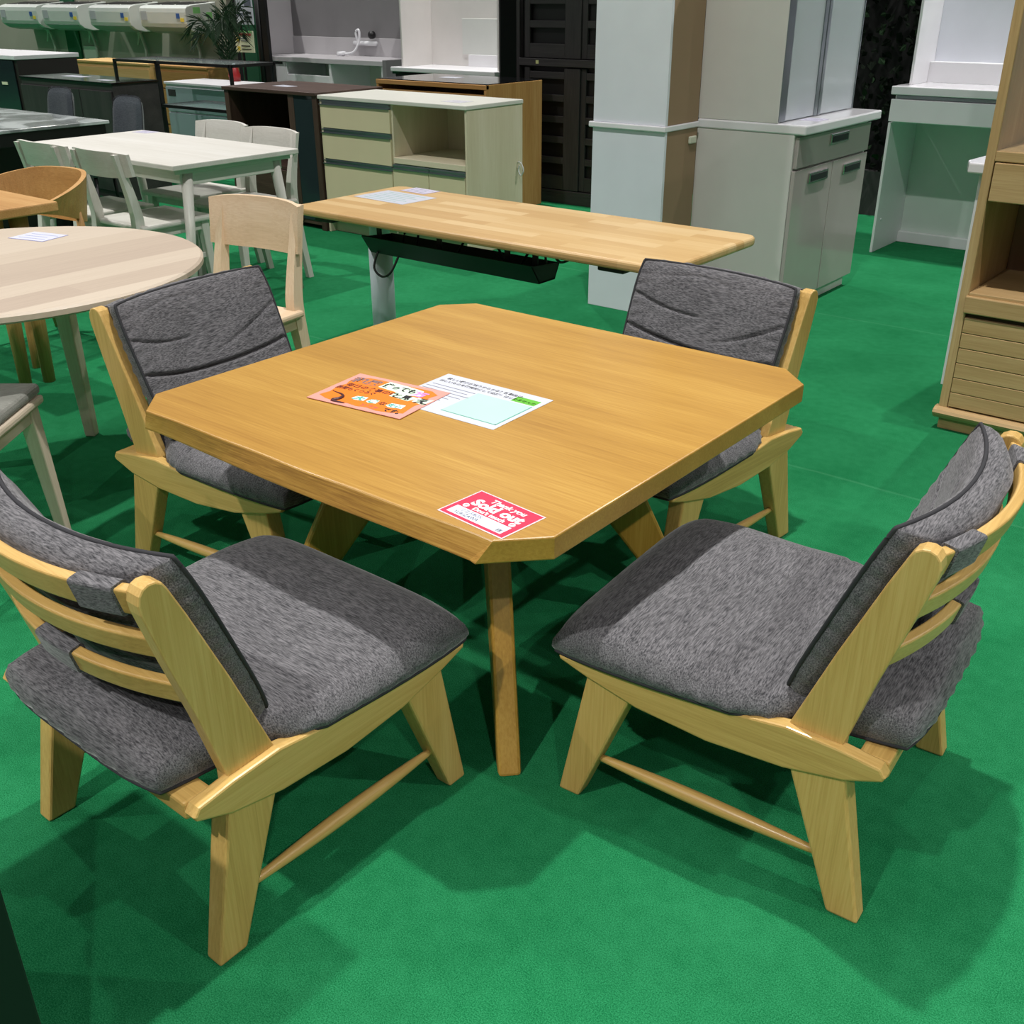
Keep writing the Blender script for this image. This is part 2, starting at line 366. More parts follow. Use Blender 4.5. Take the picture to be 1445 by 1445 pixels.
# ------------------------------------------------------------------ lounge dining chairs
def lerp(a, b, t): return a+(b-a)*t
def interp(tab, v):
    for (a, fa), (b, fb) in zip(tab, tab[1:]):
        if v <= b: return lerp(fa, fb, max(0, min(1, (v-a)/(b-a))))
    return tab[-1][1]
def noise1(x, y, s): 
    return math.sin(x*13.1*s+y*7.7*s+1.3)*0.5+math.sin(x*5.3*s-y*17.9*s+4.1)*0.3+math.sin(x*29.0*s+y*23.0*s)*0.2
def cushion(name, f, nu, nv, mat, parent, pip=0.004, pip_side=1, wall=3):
    "f(u,v,side) -> point, u,v in [-1,1]; side runs +1 .. -1; a side wall joins the two faces"
    bm = bmesh.new(); g = {}
    for sd in (1, -1):
        for i in range(nu+1):
            for j in range(nv+1): g[sd, i, j] = bm.verts.new(f(-1+2*i/nu, -1+2*j/nv, sd))
        for i in range(nu):
            for j in range(nv):
                q = [g[sd, i, j], g[sd, i+1, j], g[sd, i+1, j+1], g[sd, i, j+1]]
                bm.faces.new(q if sd > 0 else q[::-1])
    ring = [(i, 0) for i in range(nu)]+[(nu, j) for j in range(nv)]+[(nu-i, nv) for i in range(nu)]+[(0, nv-j) for j in range(nv)]
    cen = Vector(f(0, 0, 1)).lerp(Vector(f(0, 0, -1)), 0.5); rows = [[g[1, i, j] for i, j in ring]]
    for k in range(1, wall):
        t = k/wall; row = []
        for n, (i, j) in enumerate(ring):
            p = g[1, i, j].co.lerp(g[-1, i, j].co, t); d = p-cen; h = (g[1, i, j].co-g[-1, i, j].co).normalized(); d -= h*d.dot(h); d.normalize()
            row.append(bm.verts.new(p+d*(0.009*math.sin(math.pi*t)*(1+0.35*math.sin(p.x*130+p.z*170)*math.sin(p.y*140+k)))))
        rows.append(row)
    rows.append([g[-1, i, j] for i, j in ring]); m = len(ring)
    for A, B in zip(rows, rows[1:]):
        for k in range(m): bm.faces.new((A[k], B[k], B[(k+1) % m], A[(k+1) % m]))
    border = [g[pip_side, i, j].co.copy() for i, j in ring]
    o = finish(name, bm, mat, parent, True)
    if pip: tube('piping', border, pip, PIPING, o, 6, True)
    return o
def edge_prof(u, p=3.0): return max(0.0, 1-abs(u)**p)**0.5
def square_to_round(u, v, k):
    "pull corners of the [-1,1] square in a little"
    return u*(1-k*v*v*v*v*abs(u)), v*(1-k*u*u*u*u*abs(v))
RAIL_T = [(0.0, 0.338), (0.073, 0.345), (0.163, 0.350), (0.25, 0.338), (0.40, 0.330), (0.52, 0.326), (0.60, 0.320)]
def make_chair():
    t = thing('lounge_chair', '', 'chair')
    rail = [(-0.004, 0.322), (0.0, 0.313), (0.06, 0.287), (0.16, 0.266), (0.30, 0.257), (0.44, 0.268), (0.545, 0.293), (0.604, 0.312),
            (0.606, 0.320), (0.52, 0.326), (0.40, 0.330), (0.25, 0.338), (0.163, 0.350), (0.073, 0.345), (0.006, 0.336)]
    post = [(0.072, 0.300), (0.166, 0.300), (0.163, 0.350), (0.105, 0.510), (0.050, 0.650), (0.026, 0.706), (0.020, 0.716), (0.010, 0.722), (-0.001, 0.723), (-0.011, 0.719), (-0.018, 0.710), (-0.021, 0.696), (-0.019, 0.680), (0.004, 0.594), (0.040, 0.470), (0.072, 0.345)]
    for s in (-1, 1):
        prism('side_rail', rail, s*0.262, s*0.290, 'x', CHW['y'], t, 0.004)
        prism('back_post', post, s*0.244, s*0.275, 'x', CHW['z'], t, 0.003)
        hull8('leg', [(s*0.248, -0.004, 0), (s*0.286, -0.004, 0), (s*0.286, 0.052, 0), (s*0.248, 0.052, 0)],
              [(s*0.238, 0.060, 0.300), (s*0.284, 0.060, 0.300), (s*0.284, 0.162, 0.300), (s*0.238, 0.162, 0.300)], CHW['z'], t, 0.005)
        hull8('leg', [(s*0.248, 0.557, 0), (s*0.286, 0.557, 0), (s*0.286, 0.603, 0), (s*0.248, 0.603, 0)],
              [(s*0.238, 0.445, 0.300), (s*0.284, 0.445, 0.300), (s*0.284, 0.546, 0.300), (s*0.238, 0.546, 0.300)], CHW['z'], t, 0.005)
        n = 14
        tube('stretcher', [(s*0.267, lerp(0.07, 0.54, i/n), 0.103) for i in range(n+1)], [0.006+0.008*math.sin(math.pi*i/n) for i in range(n+1)], CHW['y'], t, 12)
    box('crossbar', -0.262, 0.262, -0.002, 0.050, 0.300, 0.334, CHW['x'], t, 0.005)
    box('crossbar', -0.262, 0.262, 0.515, 0.560, 0.288, 0.318, CHW['x'], t, 0.005)
    def slat_secs(zc, yend, sag, hh, th, x0, x1, grow=0.0, n=22):
        secs = []
        for i in range(n+1):
            x = lerp(x0, x1, i/n); y = yend-sag*(1-(x/0.25)**2); ring = []
            for a, b in rrect(th/2+grow, hh/2+grow, 0.004+grow*0.5, 3):
                ring.append((x, y+a*0.97-b*0.24, zc+b*0.97+a*0.24))
            secs.append(ring)
        return secs
    slats = [(0.688, -0.001, 0.055, 0.046), (0.602, 0.022, 0.055, 0.040), (0.512, 0.044, 0.055, 0.040)]
    for zc, ye, sag, hh in slats: sweep('back_slat', slat_secs(zc, ye, sag, hh, 0.019, -0.25, 0.25), CHW['x'], t)
    # seat cushion: reaches back between the posts
    def seat(u, v, sd):
        u2, v2 = square_to_round(u, v, 0.05)
        y = lerp(-0.030, 0.632, (v2+1)/2)
        hw = interp([(-0.03, 0.232), (0.155, 0.236), (0.20, 0.270), (0.26, 0.292), (0.64, 0.300)], y)
        x = u2*hw
        e = edge_prof(u, 5)*edge_prof(v, 8)
        if sd > 0:
            zb = interp([(-0.03, 0.386), (0.12, 0.384), (0.2, 0.366), (0.35, 0.362), (0.5, 0.366), (0.58, 0.364), (0.64, 0.352)], y)
            h_ = interp([(-0.03, 0.034), (0.12, 0.034), (0.2, 0.026), (0.5, 0.034), (0.64, 0.036)], y)
            z = zb+e*h_
            z += 0.004*noise1(x, y, 1.0)*e
            z -= 0.008*math.exp(-((y-0.235-0.03*math.sin(x*9))/0.008)**2)*e
            z -= 0.006*math.exp(-((y-0.41)/0.004)**2)*e*(1 if -0.17 < x < 0.05 else 0)
            z -= 0.005*math.exp(-((y-0.33)/0.004)**2)*e*(1 if -0.02 < x < 0.14 else 0)
            if y < 0.13: z += 0.012*math.sin(x*16+0.6)*e
        else:
            zb = interp([(-0.03, 0.342), (0.10, 0.338), (0.17, 0.336), (0.25, 0.338), (0.40, 0.331), (0.52, 0.327), (0.64, 0.322)], y)
            z = zb-e*0.008
        return (x, y, z)
    cushion('seat_cushion', seat, 50, 130, FAB_X, t, 0.0035, -1)
    def back(u, v, sd):
        u2, v2 = square_to_round(u, v, 0.04)
        h = (v2+1)/2
        hw = lerp(0.246, 0.260, h); x = u2*hw
        y = lerp(0.192, 0.058, h); z = lerp(0.388, 0.728, h)      # line of the front piping
        sag = 0.052*(1-u2*u2)
        z += 0.012*abs(u2)**3*h
        e = edge_prof(u, 5)*edge_prof(v, 5)
        ny, nz = 0.934, 0.358
        if sd > 0:
            th = 0.020*e
            c1 = 0.36+0.10*(u2*u2)+0.03*u2; c2 = 0.62+0.18*(u2*u2)-0.06*u2; c3 = 0.44+0.26*abs(u2)**1.5-0.02*u2
            th -= 0.024*math.exp(-((h-c1)/0.010)**2)*e
            th -= 0.012*math.exp(-((h-c2)/0.010)**2)*e*max(0, u2)**0.7
            th -= 0.012*math.exp(-((h-c3)/0.010)**2)*e*max(0, -u2)**0.7
            th -= 0.005*math.exp(-((h-0.90-0.02*math.sin(u2*6))/0.010)**2)*e*max(0, 1-4*(u2-0.3)**2)
            th += 0.004*noise1(x*1.5, h*0.5, 1.2)*e
            th += 0.003*math.sin(h*75+u2*9)*max(0, abs(u2)-0.74)/0.26*e
        else:
            th = -0.050-0.010*e+0.002*math.sin(h*40+u2*7)
            x *= 0.93
        return (x, y-sag+th*ny, z+th*nz)
    bc = cushion('back_cushion', back, 56, 100, FAB_X, t, 0.0038, 1)
    zc, ye, sag, hh = slats[0]
    for s in (-1, 1): sweep('strap', slat_secs(zc, ye, sag, hh, 0.019, s*0.225, s*0.155, 0.004, 6), FAB_X, bc)
    zc, ye, sag, hh = slats[2]
    sweep('strap', slat_secs(zc, ye, sag, hh, 0.019, -0.05, 0.05, 0.004, 6), FAB_X, bc)
    return t
chair = make_chair()
spots = [((-1.413, 0.640, 0), R(-0.4), 'oak lounge chair with charcoal cushions, its slatted back turned to the black cabinet'),
         ((-0.368, 1.652, 0), R(93.5), 'oak lounge chair with charcoal cushions, standing nearest the tall open oak cabinet'),
         ((-2.474, 1.629, 0), R(-84), 'oak lounge chair with charcoal cushions, standing beside the round ash table'),
         ((-1.359, 2.665, 0), R(174.2), 'oak lounge chair with charcoal cushions, between the table and the standing desk')]
for i, (loc, rz, lab) in enumerate(spots):
    o = chair if i == 0 else copy_tree(chair)
    o.location = loc; o.rotation_euler.z = rz; o['label'] = lab; o['group'] = 'lounge chairs round the square table'

# ------------------------------------------------------------------ cards on the table
def quad_frame(t, name, corners, z, mat, th=0.0008):
    bm = bmesh.new(); a = [bm.verts.new((x, y, z)) for x, y in corners]; b = [bm.verts.new((x, y, z+th)) for x, y in corners]
    bm.faces.new(a[::-1]); bm.faces.new(b); n = len(a)
    for i in range(n): bm.faces.new((a[i], a[(i+1) % n], b[(i+1) % n], b[i]))
    return finish(name, bm, mat, t)
def rect(x0, x1, y0, y1): return [(x0, y0), (x1, y0), (x1, y1), (x0, y1)]
ZT = 0.6402
def sold_card():
    t = thing('sold_card', 'red laminated sold out card on the honey oak table', 'card', (-1.098, 1.168, ZT), R(-5.5))
    W, H = 0.149, 0.101
    quad_frame(t, 'laminate', rect(-0.003, W+0.003, -0.003, H+0.003), 0, flat('laminate_rim', 236, 210, 216, 0.15), 0.0006)
    quad_frame(t, 'card_face', rect(0, W, 0, H), 0.0006, RED, 0.0003)
    quad_frame(t, 'name_panel', rect(0.009, W-0.011, 0.007, 0.035), 0.0009, flat('card_name_white', 222, 228, 244), 0.0002)
    text('lettering', 'Thank you', 0.019, WHITEINK, t, (0.083, 0.079, 0.0012), 0, 1.0, 0.0006, 'CENTER', 0.12)
    text('lettering', 'Sold out', 0.033, WHITEINK, t, (0.078, 0.053, 0.0012), 0, 1.02, 0.0016, 'CENTER')
    text('lettering', "Don't touch", 0.0145, WHITEINK, t, (0.076, 0.0385, 0.0012), 0, 1.05, 0.0006, 'CENTER')
    for x in (0.021, 0.131):
        bm = bmesh.new(); tube_bm(bm, [(x+0.0052*math.cos(a*0.524), 0.043+0.0052*math.sin(a*0.524), 0.0012) for a in range(12)], 0.0012, 6, True)
        finish('ring_mark', bm, WHITEINK, t)
        quad_frame(t, 'ring_mark', [(x-0.003, 0.0415), (x-0.0015, 0.040), (x+0.003, 0.0445), (x+0.0015, 0.046)], 0.001, WHITEINK, 0.0003)
    text('handwriting', 'リエスBOX', 0.0115, flat('ink_blue', 60, 66, 92), t, (0.026, 0.0225, 0.0013), R(1), 0.85)
    text('handwriting', 'YUKIZAWA', 0.0125, flat('ink_navy', 38, 44, 66), t, (0.022, 0.0105, 0.0013), R(1), 0.85)
    text('handwriting', '様', 0.012, INK, t, (0.122, 0.0105, 0.0013))
sold_card()
def paper_sheet():
    t = thing('information_sheet', 'white laminated information sheet half under the orange card', 'paper', (-1.555, 1.497, ZT), R(1.5))
    W, H = 0.297, 0.212
    quad_frame(t, 'sheet', rect(0, W, 0, H), 0, PAPER, 0.0008)
    text('lettering', '欲しい機能が揃うからかな？新製品は、', 0.0125, INK, t, (0.020, 0.182, 0.0009), 0, 1.0, 0.0003)
    text('lettering', 'ほしいものを徹底的にして応援！はじめませんか', 0.0125, INK, t, (0.012, 0.164, 0.0009), 0, 0.98, 0.0003)
    for i, (a, b) in enumerate(((0.012, 0.135), (0.006, 0.125), (0.008, 0.14), (0.04, 0.13), (0.05, 0.11), (0.045, 0.10))):
        quad_frame(t, 'print_line', rect(a, b, 0.1415-0.0155*i, 0.1440-0.0155*i), 0.0008, PRINTGREY, 0.0001)
    quad_frame(t, 'green_block', rect(0.222, 0.284, 0.156, 0.186), 0.0008, GREENINK, 0.0001)
    # empty frame where the printed code sits
    fr = flat('print_teal_line', 84, 160, 140); pl = flat('print_mint', 176, 204, 200)
    quad_frame(t, 'code_panel', rect(0.138, 0.286, 0.022, 0.150), 0.0008, pl, 0.0001)
    for r in (rect(0.138, 0.286, 0.022, 0.0250), rect(0.2830, 0.286, 0.022, 0.150)): quad_frame(t, 'frame_line', r, 0.0009, fr, 0.0001)
paper_sheet()
def orange_card():
    t = thing('handwritten_card', 'orange handwritten notice card with pink border on the honey oak table', 'card', (-1.698, 1.398, ZT+0.0012), R(7.0))
    W, H = 0.254, 0.184
    quad_frame(t, 'card', rect(0, W, 0, H), 0, PINK, 0.0012)
    bm = bmesh.new(); n = 28; P = []
    for i in range(n):                       # brushed orange field with a rough outline
        a = 2*math.pi*i/n; ca, sa = math.cos(a), math.sin(a); k = 1/max(abs(ca), abs(sa))
        P.append((W/2+ca*k*(W/2-0.016+0.004*math.sin(i*2.3)), H/2+sa*k*(H/2-0.014+0.003*math.sin(i*3.1))))
    bm.free(); quad_frame(t, 'orange_field', P, 0.0012, ORANGE, 0.0002)
    z = 0.0015
    quad_frame(t, 'white_patch', [(0.094, 0.132), (0.185, 0.120), (0.212, 0.130), (0.200, 0.160), (0.150, 0.168), (0.098, 0.172)], 0.0014, MINT, 0.0001)
    quad_frame(t, 'white_patch', [(0.150, 0.098), (0.205, 0.092), (0.215, 0.118), (0.150, 0.124)], 0.0014, MINT, 0.0001)
    quad_frame(t, 'white_patch', [(0.214, 0.095), (0.248, 0.090), (0.252, 0.125), (0.236, 0.118), (0.212, 0.122)], 0.0014, MINT, 0.0001)
    for x0, x1, y0, y1 in ((0.088, 0.122, 0.040, 0.066), (0.128, 0.155, 0.040, 0.064), (0.180, 0.222, 0.042, 0.068)):
        quad_frame(t, 'white_patch', [(x0, y0+0.006), (x0+0.01, y0), (x1, y0+0.005), (x1-0.003, y1), (x0+0.004, y1-0.004)], 0.0014, WHITEINK, 0.0001)
    text('handwriting', '和風', 0.036, GREYINK, t, (0.012, 0.132, z), R(2), 1.1, 0.0014)
    text('handwriting', '使っても', 0.027, INK, t, (0.098, 0.140, z+0.0002), R(-3), 0.85, 0.0012)
    text('handwriting', '万', 0.030, VIOLET, t, (0.186, 0.128, z+0.0002), 0, 1.2, 0.0016)
    text('handwriting', 'と見', 0.026, INK, t, (0.153, 0.098, z+0.0002), 0, 0.95, 0.0012)
    text('handwriting', 'え', 0.034, INK, t, (0.216, 0.092, z+0.0002), R(6), 1.1, 0.0014)
    text('handwriting', '毎日の食事の後', 0.0205, MAROON, t, (0.022, 0.104, z), R(0), 0.98, 0.0006)
    text('handwriting', '居間もくつろぐ', 0.018, MAROON, t, (0.012, 0.082, z), R(1), 0.85, 0.0006)
    text('handwriting', '大', 0.024, TEAL, t, (0.093, 0.044, z+0.0003), 0, 1.0, 0.0014)
    text('handwriting', 'き', 0.024, TEAL, t, (0.130, 0.044, z+0.0003), 0, 1.0, 0.0014)
    text('handwriting', 'な', 0.020, MAROON, t, (0.158, 0.046, z), 0, 1.0, 0.0006)
    text('handwriting', '安心', 0.020, TEAL, t, (0.182, 0.046, z+0.0003), 0, 0.9, 0.0006)
    text('handwriting', 'ソファ', 0.018, flat('ink_rose', 206, 84, 96), t, (0.130, 0.018, z), 0, 0.9, 0.0006)
    text('handwriting', 'です。', 0.020, INK, t, (0.190, 0.020, z), 0, 0.9, 0.0009)
    tube('brush_stroke', [Vector(p)*1.0 for p in smooth_pts([(0.024, 0.060, z), (0.060, 0.050, z), (0.070, 0.030, z), (0.062, 0.012, z), (0.096, 0.012, z)], 5)],
         [0.0012, 0.0012]+[0.0015+0.003*math.sin(math.pi*i/18) for i in range(19)], flat('ink_brown', 70, 30, 34), t, 6)
orange_card()

# ------------------------------------------------------------------ standing desk
def rounded_slab(name, x0, x1, y0, y1, z0, z1, r, mat, parent, b=0.012):
    pts = [((x0+x1)/2+px, (y0+y1)/2+py) for px, py in rrect((x1-x0)/2, (y1-y0)/2, r, 6)]
    bm = bmesh.new(); A = [bm.verts.new((x, y, z1)) for x, y in pts]; B = [bm.verts.new((x, y, z0)) for x, y in pts]; n = len(pts)
    bm.faces.new(A); bm.faces.new(B[::-1])
    for i in range(n): bm.faces.new((A[i], B[i], B[(i+1) % n], A[(i+1) % n]))
    bmesh.ops.recalc_face_normals(bm, faces=bm.faces)
    rim = [e for e in bm.edges if abs(e.verts[0].co.z-e.verts[1].co.z) < 1e-5]
    bmesh.ops.bevel(bm, geom=rim, offset=b, segments=3, affect='EDGES', profile=0.5, clamp_overlap=True)
    return finish(name, bm, mat, parent)
def desk():
    t = thing('standing_desk', 'long rubberwood standing desk on a grey column with black cable tray', 'desk', (-3.295, 2.727, -0.010))
    rounded_slab('desktop', 0, 1.703, 0, 0.608, 0.668, 0.700, 0.05, RUBBER, t, 0.011)
    GREYM = plain('pale_grey_metal', rgb(188, 198, 204), 0.35)
    for x in (0.013, 1.36):
        tube('column', [(x+0.10, 0.36, 0.03), (x+0.10, 0.36, 0.52)], 0.050, GREYM, t, 24)
        tube('column', [(x+0.10, 0.36, 0.52), (x+0.10, 0.36, 0.643)], 0.042, GREYM, t, 24)
        box('foot', x+0.06, x+0.14, 0.02, 0.60, 0.010, 0.045, GREYM, t, 0.008)
        box('top_bracket', x+0.05, x+0.15, 0.06, 0.56, 0.641, 0.668, BLACK, t, 0.004)
    box('beam', 0.10, 1.52, 0.30, 0.33, 0.633, 0.668, BLACK, t)
    prof = [(0.10, 0.602), (0.104, 0.604), (0.150, 0.538), (0.235, 0.538), (0.262, 0.588), (0.266, 0.586), (0.239, 0.532), (0.146, 0.532)]
    tray = prism('cable_tray', prof, 0.28, 1.11, 'x', BLACK, t, 0)
    for x in (0.28, 1.105): prism('tray_end', [(0.102, 0.600), (0.148, 0.534), (0.237, 0.534), (0.264, 0.586)], x, x+0.005, 'x', BLACK, tray, 0)
    for x in (0.305, 0.62, 0.945, 1.07): box('tray_hanger', x, x+0.024, 0.158, 0.165, 0.538, 0.668, BLACK, tray, 0.002)
    box('tray_rail', 0.30, 1.10, 0.150, 0.158, 0.640, 0.655, BLACK, tray, 0)
    for pts in ([(0.325, 0.14, 0.54), (0.32, 0.12, 0.48), (0.36, 0.12, 0.452), (0.41, 0.12, 0.475), (0.43, 0.15, 0.54)], [(0.40, 0.2, 0.54), (0.41, 0.2, 0.60), (0.45, 0.2, 0.66)],
                [(0.47, 0.2, 0.54), (0.50, 0.2, 0.66)], [(0.68, 0.2, 0.56), (0.73, 0.2, 0.63), (0.80, 0.2, 0.66)], [(0.92, 0.2, 0.56), (0.88, 0.2, 0.62), (0.82, 0.2, 0.66)],
                [(0.98, 0.2, 0.56), (1.03, 0.2, 0.625), (1.09, 0.2, 0.625), (1.10, 0.2, 0.58)], [(1.20, 0.10, 0.668), (1.25, 0.08, 0.640), (1.31, 0.10, 0.668)]):
        tube('cable', smooth_pts(pts, 6), 0.0045, BLACK, t, 6)
desk()
def sheet(name, label, x, y, wd, dp, z, rz=0.0, mat=PAPER, lines=4, extra=None, edge=None):
    t = thing(name, label, 'paper', (x, y, z), rz)
    quad_frame(t, 'sheet', rect(-wd/2, wd/2, -dp/2, dp/2), 0.0003, mat, 0.0008)
    if edge:
        for r in (rect(-wd/2, wd/2, -dp/2, -dp/2+0.004), rect(wd/2-0.004, wd/2, -dp/2, dp/2)): quad_frame(t, 'border', r, 0.0011, edge, 0.0001)
    for i in range(lines):
        y0 = dp/2-dp*(i+1)/(lines+1.0)
        quad_frame(t, 'print_line', rect(-wd*0.38, wd*(0.38-0.12*(i % 2)), y0-dp*0.022, y0+dp*0.022), 0.0011, extra or PRINTGREY, 0.0001)
    return t
sheet('information_sheet', 'white printed sheet lying on the standing desk', -3.10, 3.107, 0.29, 0.19, 0.690, R(-3), PAPER, 6, flat('print_sage', 160, 186, 184))
sheet('price_card', 'lilac price card lying behind the white sheet on the standing desk', -3.122, 3.279, 0.148, 0.095, 0.690, R(-4), LILAC, 3, None, flat('edge_plum', 150, 120, 150))

# ------------------------------------------------------------------ round ash table and its chairs
def round_table():
    t = thing('round_table', 'round whitewashed ash table on square tapered legs', 'table', (-3.188, 1.484, 0))
    n = 96; bm = bmesh.new(); prof = [(0.598, 0.700), (0.605, 0.694), (0.605, 0.680), (0.560, 0.664), (0.0, 0.664)]
    rings = [[bm.verts.new((r*math.cos(2*math.pi*k/n), r*math.sin(2*math.pi*k/n), z)) for k in range(n)] for r, z in prof[:-1]]
    bm.faces.new(rings[0]); bm.faces.new(rings[-1][::-1])
    for A, B in zip(rings, rings[1:]):
        for k in range(n): bm.faces.new((A[k], B[k], B[(k+1) % n], A[(k+1) % n]))
    finish('tabletop', bm, ASH_TOP, t)
    for k in range(4):
        a = R(45+90*k+79); c = Vector((math.cos(a), math.sin(a), 0)); s = Vector((-c.y, c.x, 0))
        q = lambda r, hw, z: [c*(r-hw)-s*hw+Vector((0, 0, z)), c*(r+hw)-s*hw+Vector((0, 0, z)), c*(r+hw)+s*hw+Vector((0, 0, z)), c*(r-hw)+s*hw+Vector((0, 0, z))]
        hull8('leg', q(0.372, 0.019, 0.0), q(0.340, 0.030, 0.664), ASH['z'], t, 0.005)
    for k in range(2): o = box('apron', -0.33, 0.33, -0.02, 0.02, 0.60-0.001*k, 0.664, ASH['x'], t); o.rotation_euler.z = R(34+90*k)
round_table()
sheet('price_card', 'white price card with blue border on the round ash table', -3.482, 1.785, 0.155, 0.115, 0.700, R(15), flat('card_lavender', 214, 216, 236), 3, flat('print_slate', 150, 156, 190), flat('edge_indigo', 110, 110, 170))

def side_chair(name, label, loc, rz, mats, group=None, back_h=(0.665, 0.785), seat_mat=None, bw=0.225, cushion_mat=None, bars=True, yf=0.22):
    "front faces +y, origin under the seat centre on the floor"
    t = thing(name, label, 'chair', loc, rz, group)
    sm = seat_mat or mats['y']
    box('seat', -0.21, 0.21, -0.20, yf, 0.418, 0.442, sm, t, 0.008)
    if cushion_mat: box('seat_pad', -0.205, 0.205, -0.19, yf+0.005, 0.442, 0.475, cushion_mat, t, 0.014, 3)
    for s in (-1, 1):
        hull8('leg', [(s*0.185, 0.165, 0), (s*0.215, 0.165, 0), (s*0.215, 0.195, 0), (s*0.185, 0.195, 0)],
              [(s*0.150, 0.145, 0.418), (s*0.195, 0.145, 0.418), (s*0.195, 0.190, 0.418), (s*0.150, 0.190, 0.418)], mats['z'], t)
        pts = [(-0.27, 0.0), (-0.215, 0.30), (-0.195, 0.44), (-0.205, 0.55), (-0.255, back_h[1]-0.012)]
        secs = []
        for y, z in [(p.x, p.y) for p in smooth_pts([(a, b, 0) for a, b in pts], 5)]:
            hw = 0.014+0.006*math.exp(-((z-0.42)/0.2)**2)
            secs.append([(s*0.172-hw, y-hw*1.2, z), (s*0.172+hw, y-hw*1.2, z), (s*0.172+hw, y+hw*1.2, z), (s*0.172-hw, y+hw*1.2, z)])
        sweep('back_leg', secs, mats['z'], t)
        if bars: box('side_stretcher', s*0.178-0.009, s*0.178+0.009, -0.225, 0.165, 0.235, 0.262, mats['y'], t)
        box('seat_rail', s*0.178-0.010, s*0.178+0.010, -0.20, 0.16, 0.375, 0.418, mats['y'], t)
    box('seat_rail', -0.165, 0.165, 0.145, 0.165, 0.375, 0.418, mats['x'], t)
    n = 16; z0, z1 = back_h; secs = []
    for i in range(n+1):
        x = lerp(-bw, bw, i/n); k = 1-(x/bw)**2; dz = 0.010*(1-k)**2 
        yb = -0.208-0.045*k; yt = -0.226-0.050*k
        secs.append([(x, yb+0.009, z0+dz), (x, yb-0.009, z0+dz), (x, yt-0.009, z1-dz), (x, yt+0.009, z1-dz)])
    sweep('backrest', secs, mats['x'], t)
    return t
wl = ['whitewashed wooden chair tucked under the white table, its back toward the barrel chair',
      'whitewashed wooden chair tucked under the white table, nearest the marble table',
      'whitewashed wooden chair at the white table, its rear next to the beige kitchen counter',
      'whitewashed wooden chair on the far-wall side of the white table, near the glass console']
for lab, loc, rz in zip(wl, [(-4.73, 3.03, 0), (-5.23, 3.02, 0), (-4.74, 3.60, 0), (-5.24, 3.66, 0)], [0, 0, R(180), R(180)]):
    side_chair('wooden_chair', lab, loc, rz, WHITEWOOD, 'white chairs round the white table')
side_chair('wooden_chair', 'pale beech chair behind the round ash table with a rounded plywood back', (-2.985, 2.11, 0), R(180+8), BEECH, None, (0.625, 0.80), None, 0.205)
side_chair('padded_chair', 'pale ash chair with grey seat pad pushed under the round table', (-2.765, 1.03, 0), R(38), ASH, None, (0.66, 0.79), None, 0.22, GREYSEAT, False, 0.205)

def white_table():
    x0, x1, y0, y1 = -5.76, -4.38, 2.95, 3.71
    t = thing('white_table', 'whitewashed rectangular dining table with splayed legs', 'table', (x0, y0, 0)); W, D = x1-x0, y1-y0
    box('tabletop', 0, W, 0, D, 0.695, 0.720, WHITEWOOD['x'], t, 0.004)
    box('apron', 0.06, W-0.06, 0.07, 0.09, 0.625, 0.695, WHITEWOOD['x'], t); box('apron', 0.06, W-0.06, D-0.09, D-0.07, 0.625, 0.695, WHITEWOOD['x'], t)
    for x in (0.05, W-0.07):
        box('end_apron', x, x+0.022, 0.09, D-0.09, 0.615, 0.680, WHITEWOOD['y'], t)
        box('leg_bar', x-0.015, x+0.035, 0.03, D-0.03, 0.672, 0.695, WHITEWOOD['y'], t)
    for sx in (0, 1):
        for sy in (0, 1):
            X = 0.065 if sx == 0 else W-0.065; Y = 0.115 if sy == 0 else D-0.115; dx = -0.03 if sx == 0 else 0.03; dy = -0.075 if sy == 0 else 0.075
            tube('leg', [(X+dx, Y+dy, 0.0), (X, Y, 0.672)], [0.017, 0.028], WHITEWOOD['z'], t, 16)
white_table()
sheet('price_card', 'lilac price card lying on the whitewashed dining table', -5.645, 3.655, 0.13, 0.09, 0.720, R(5), LILAC, 2)

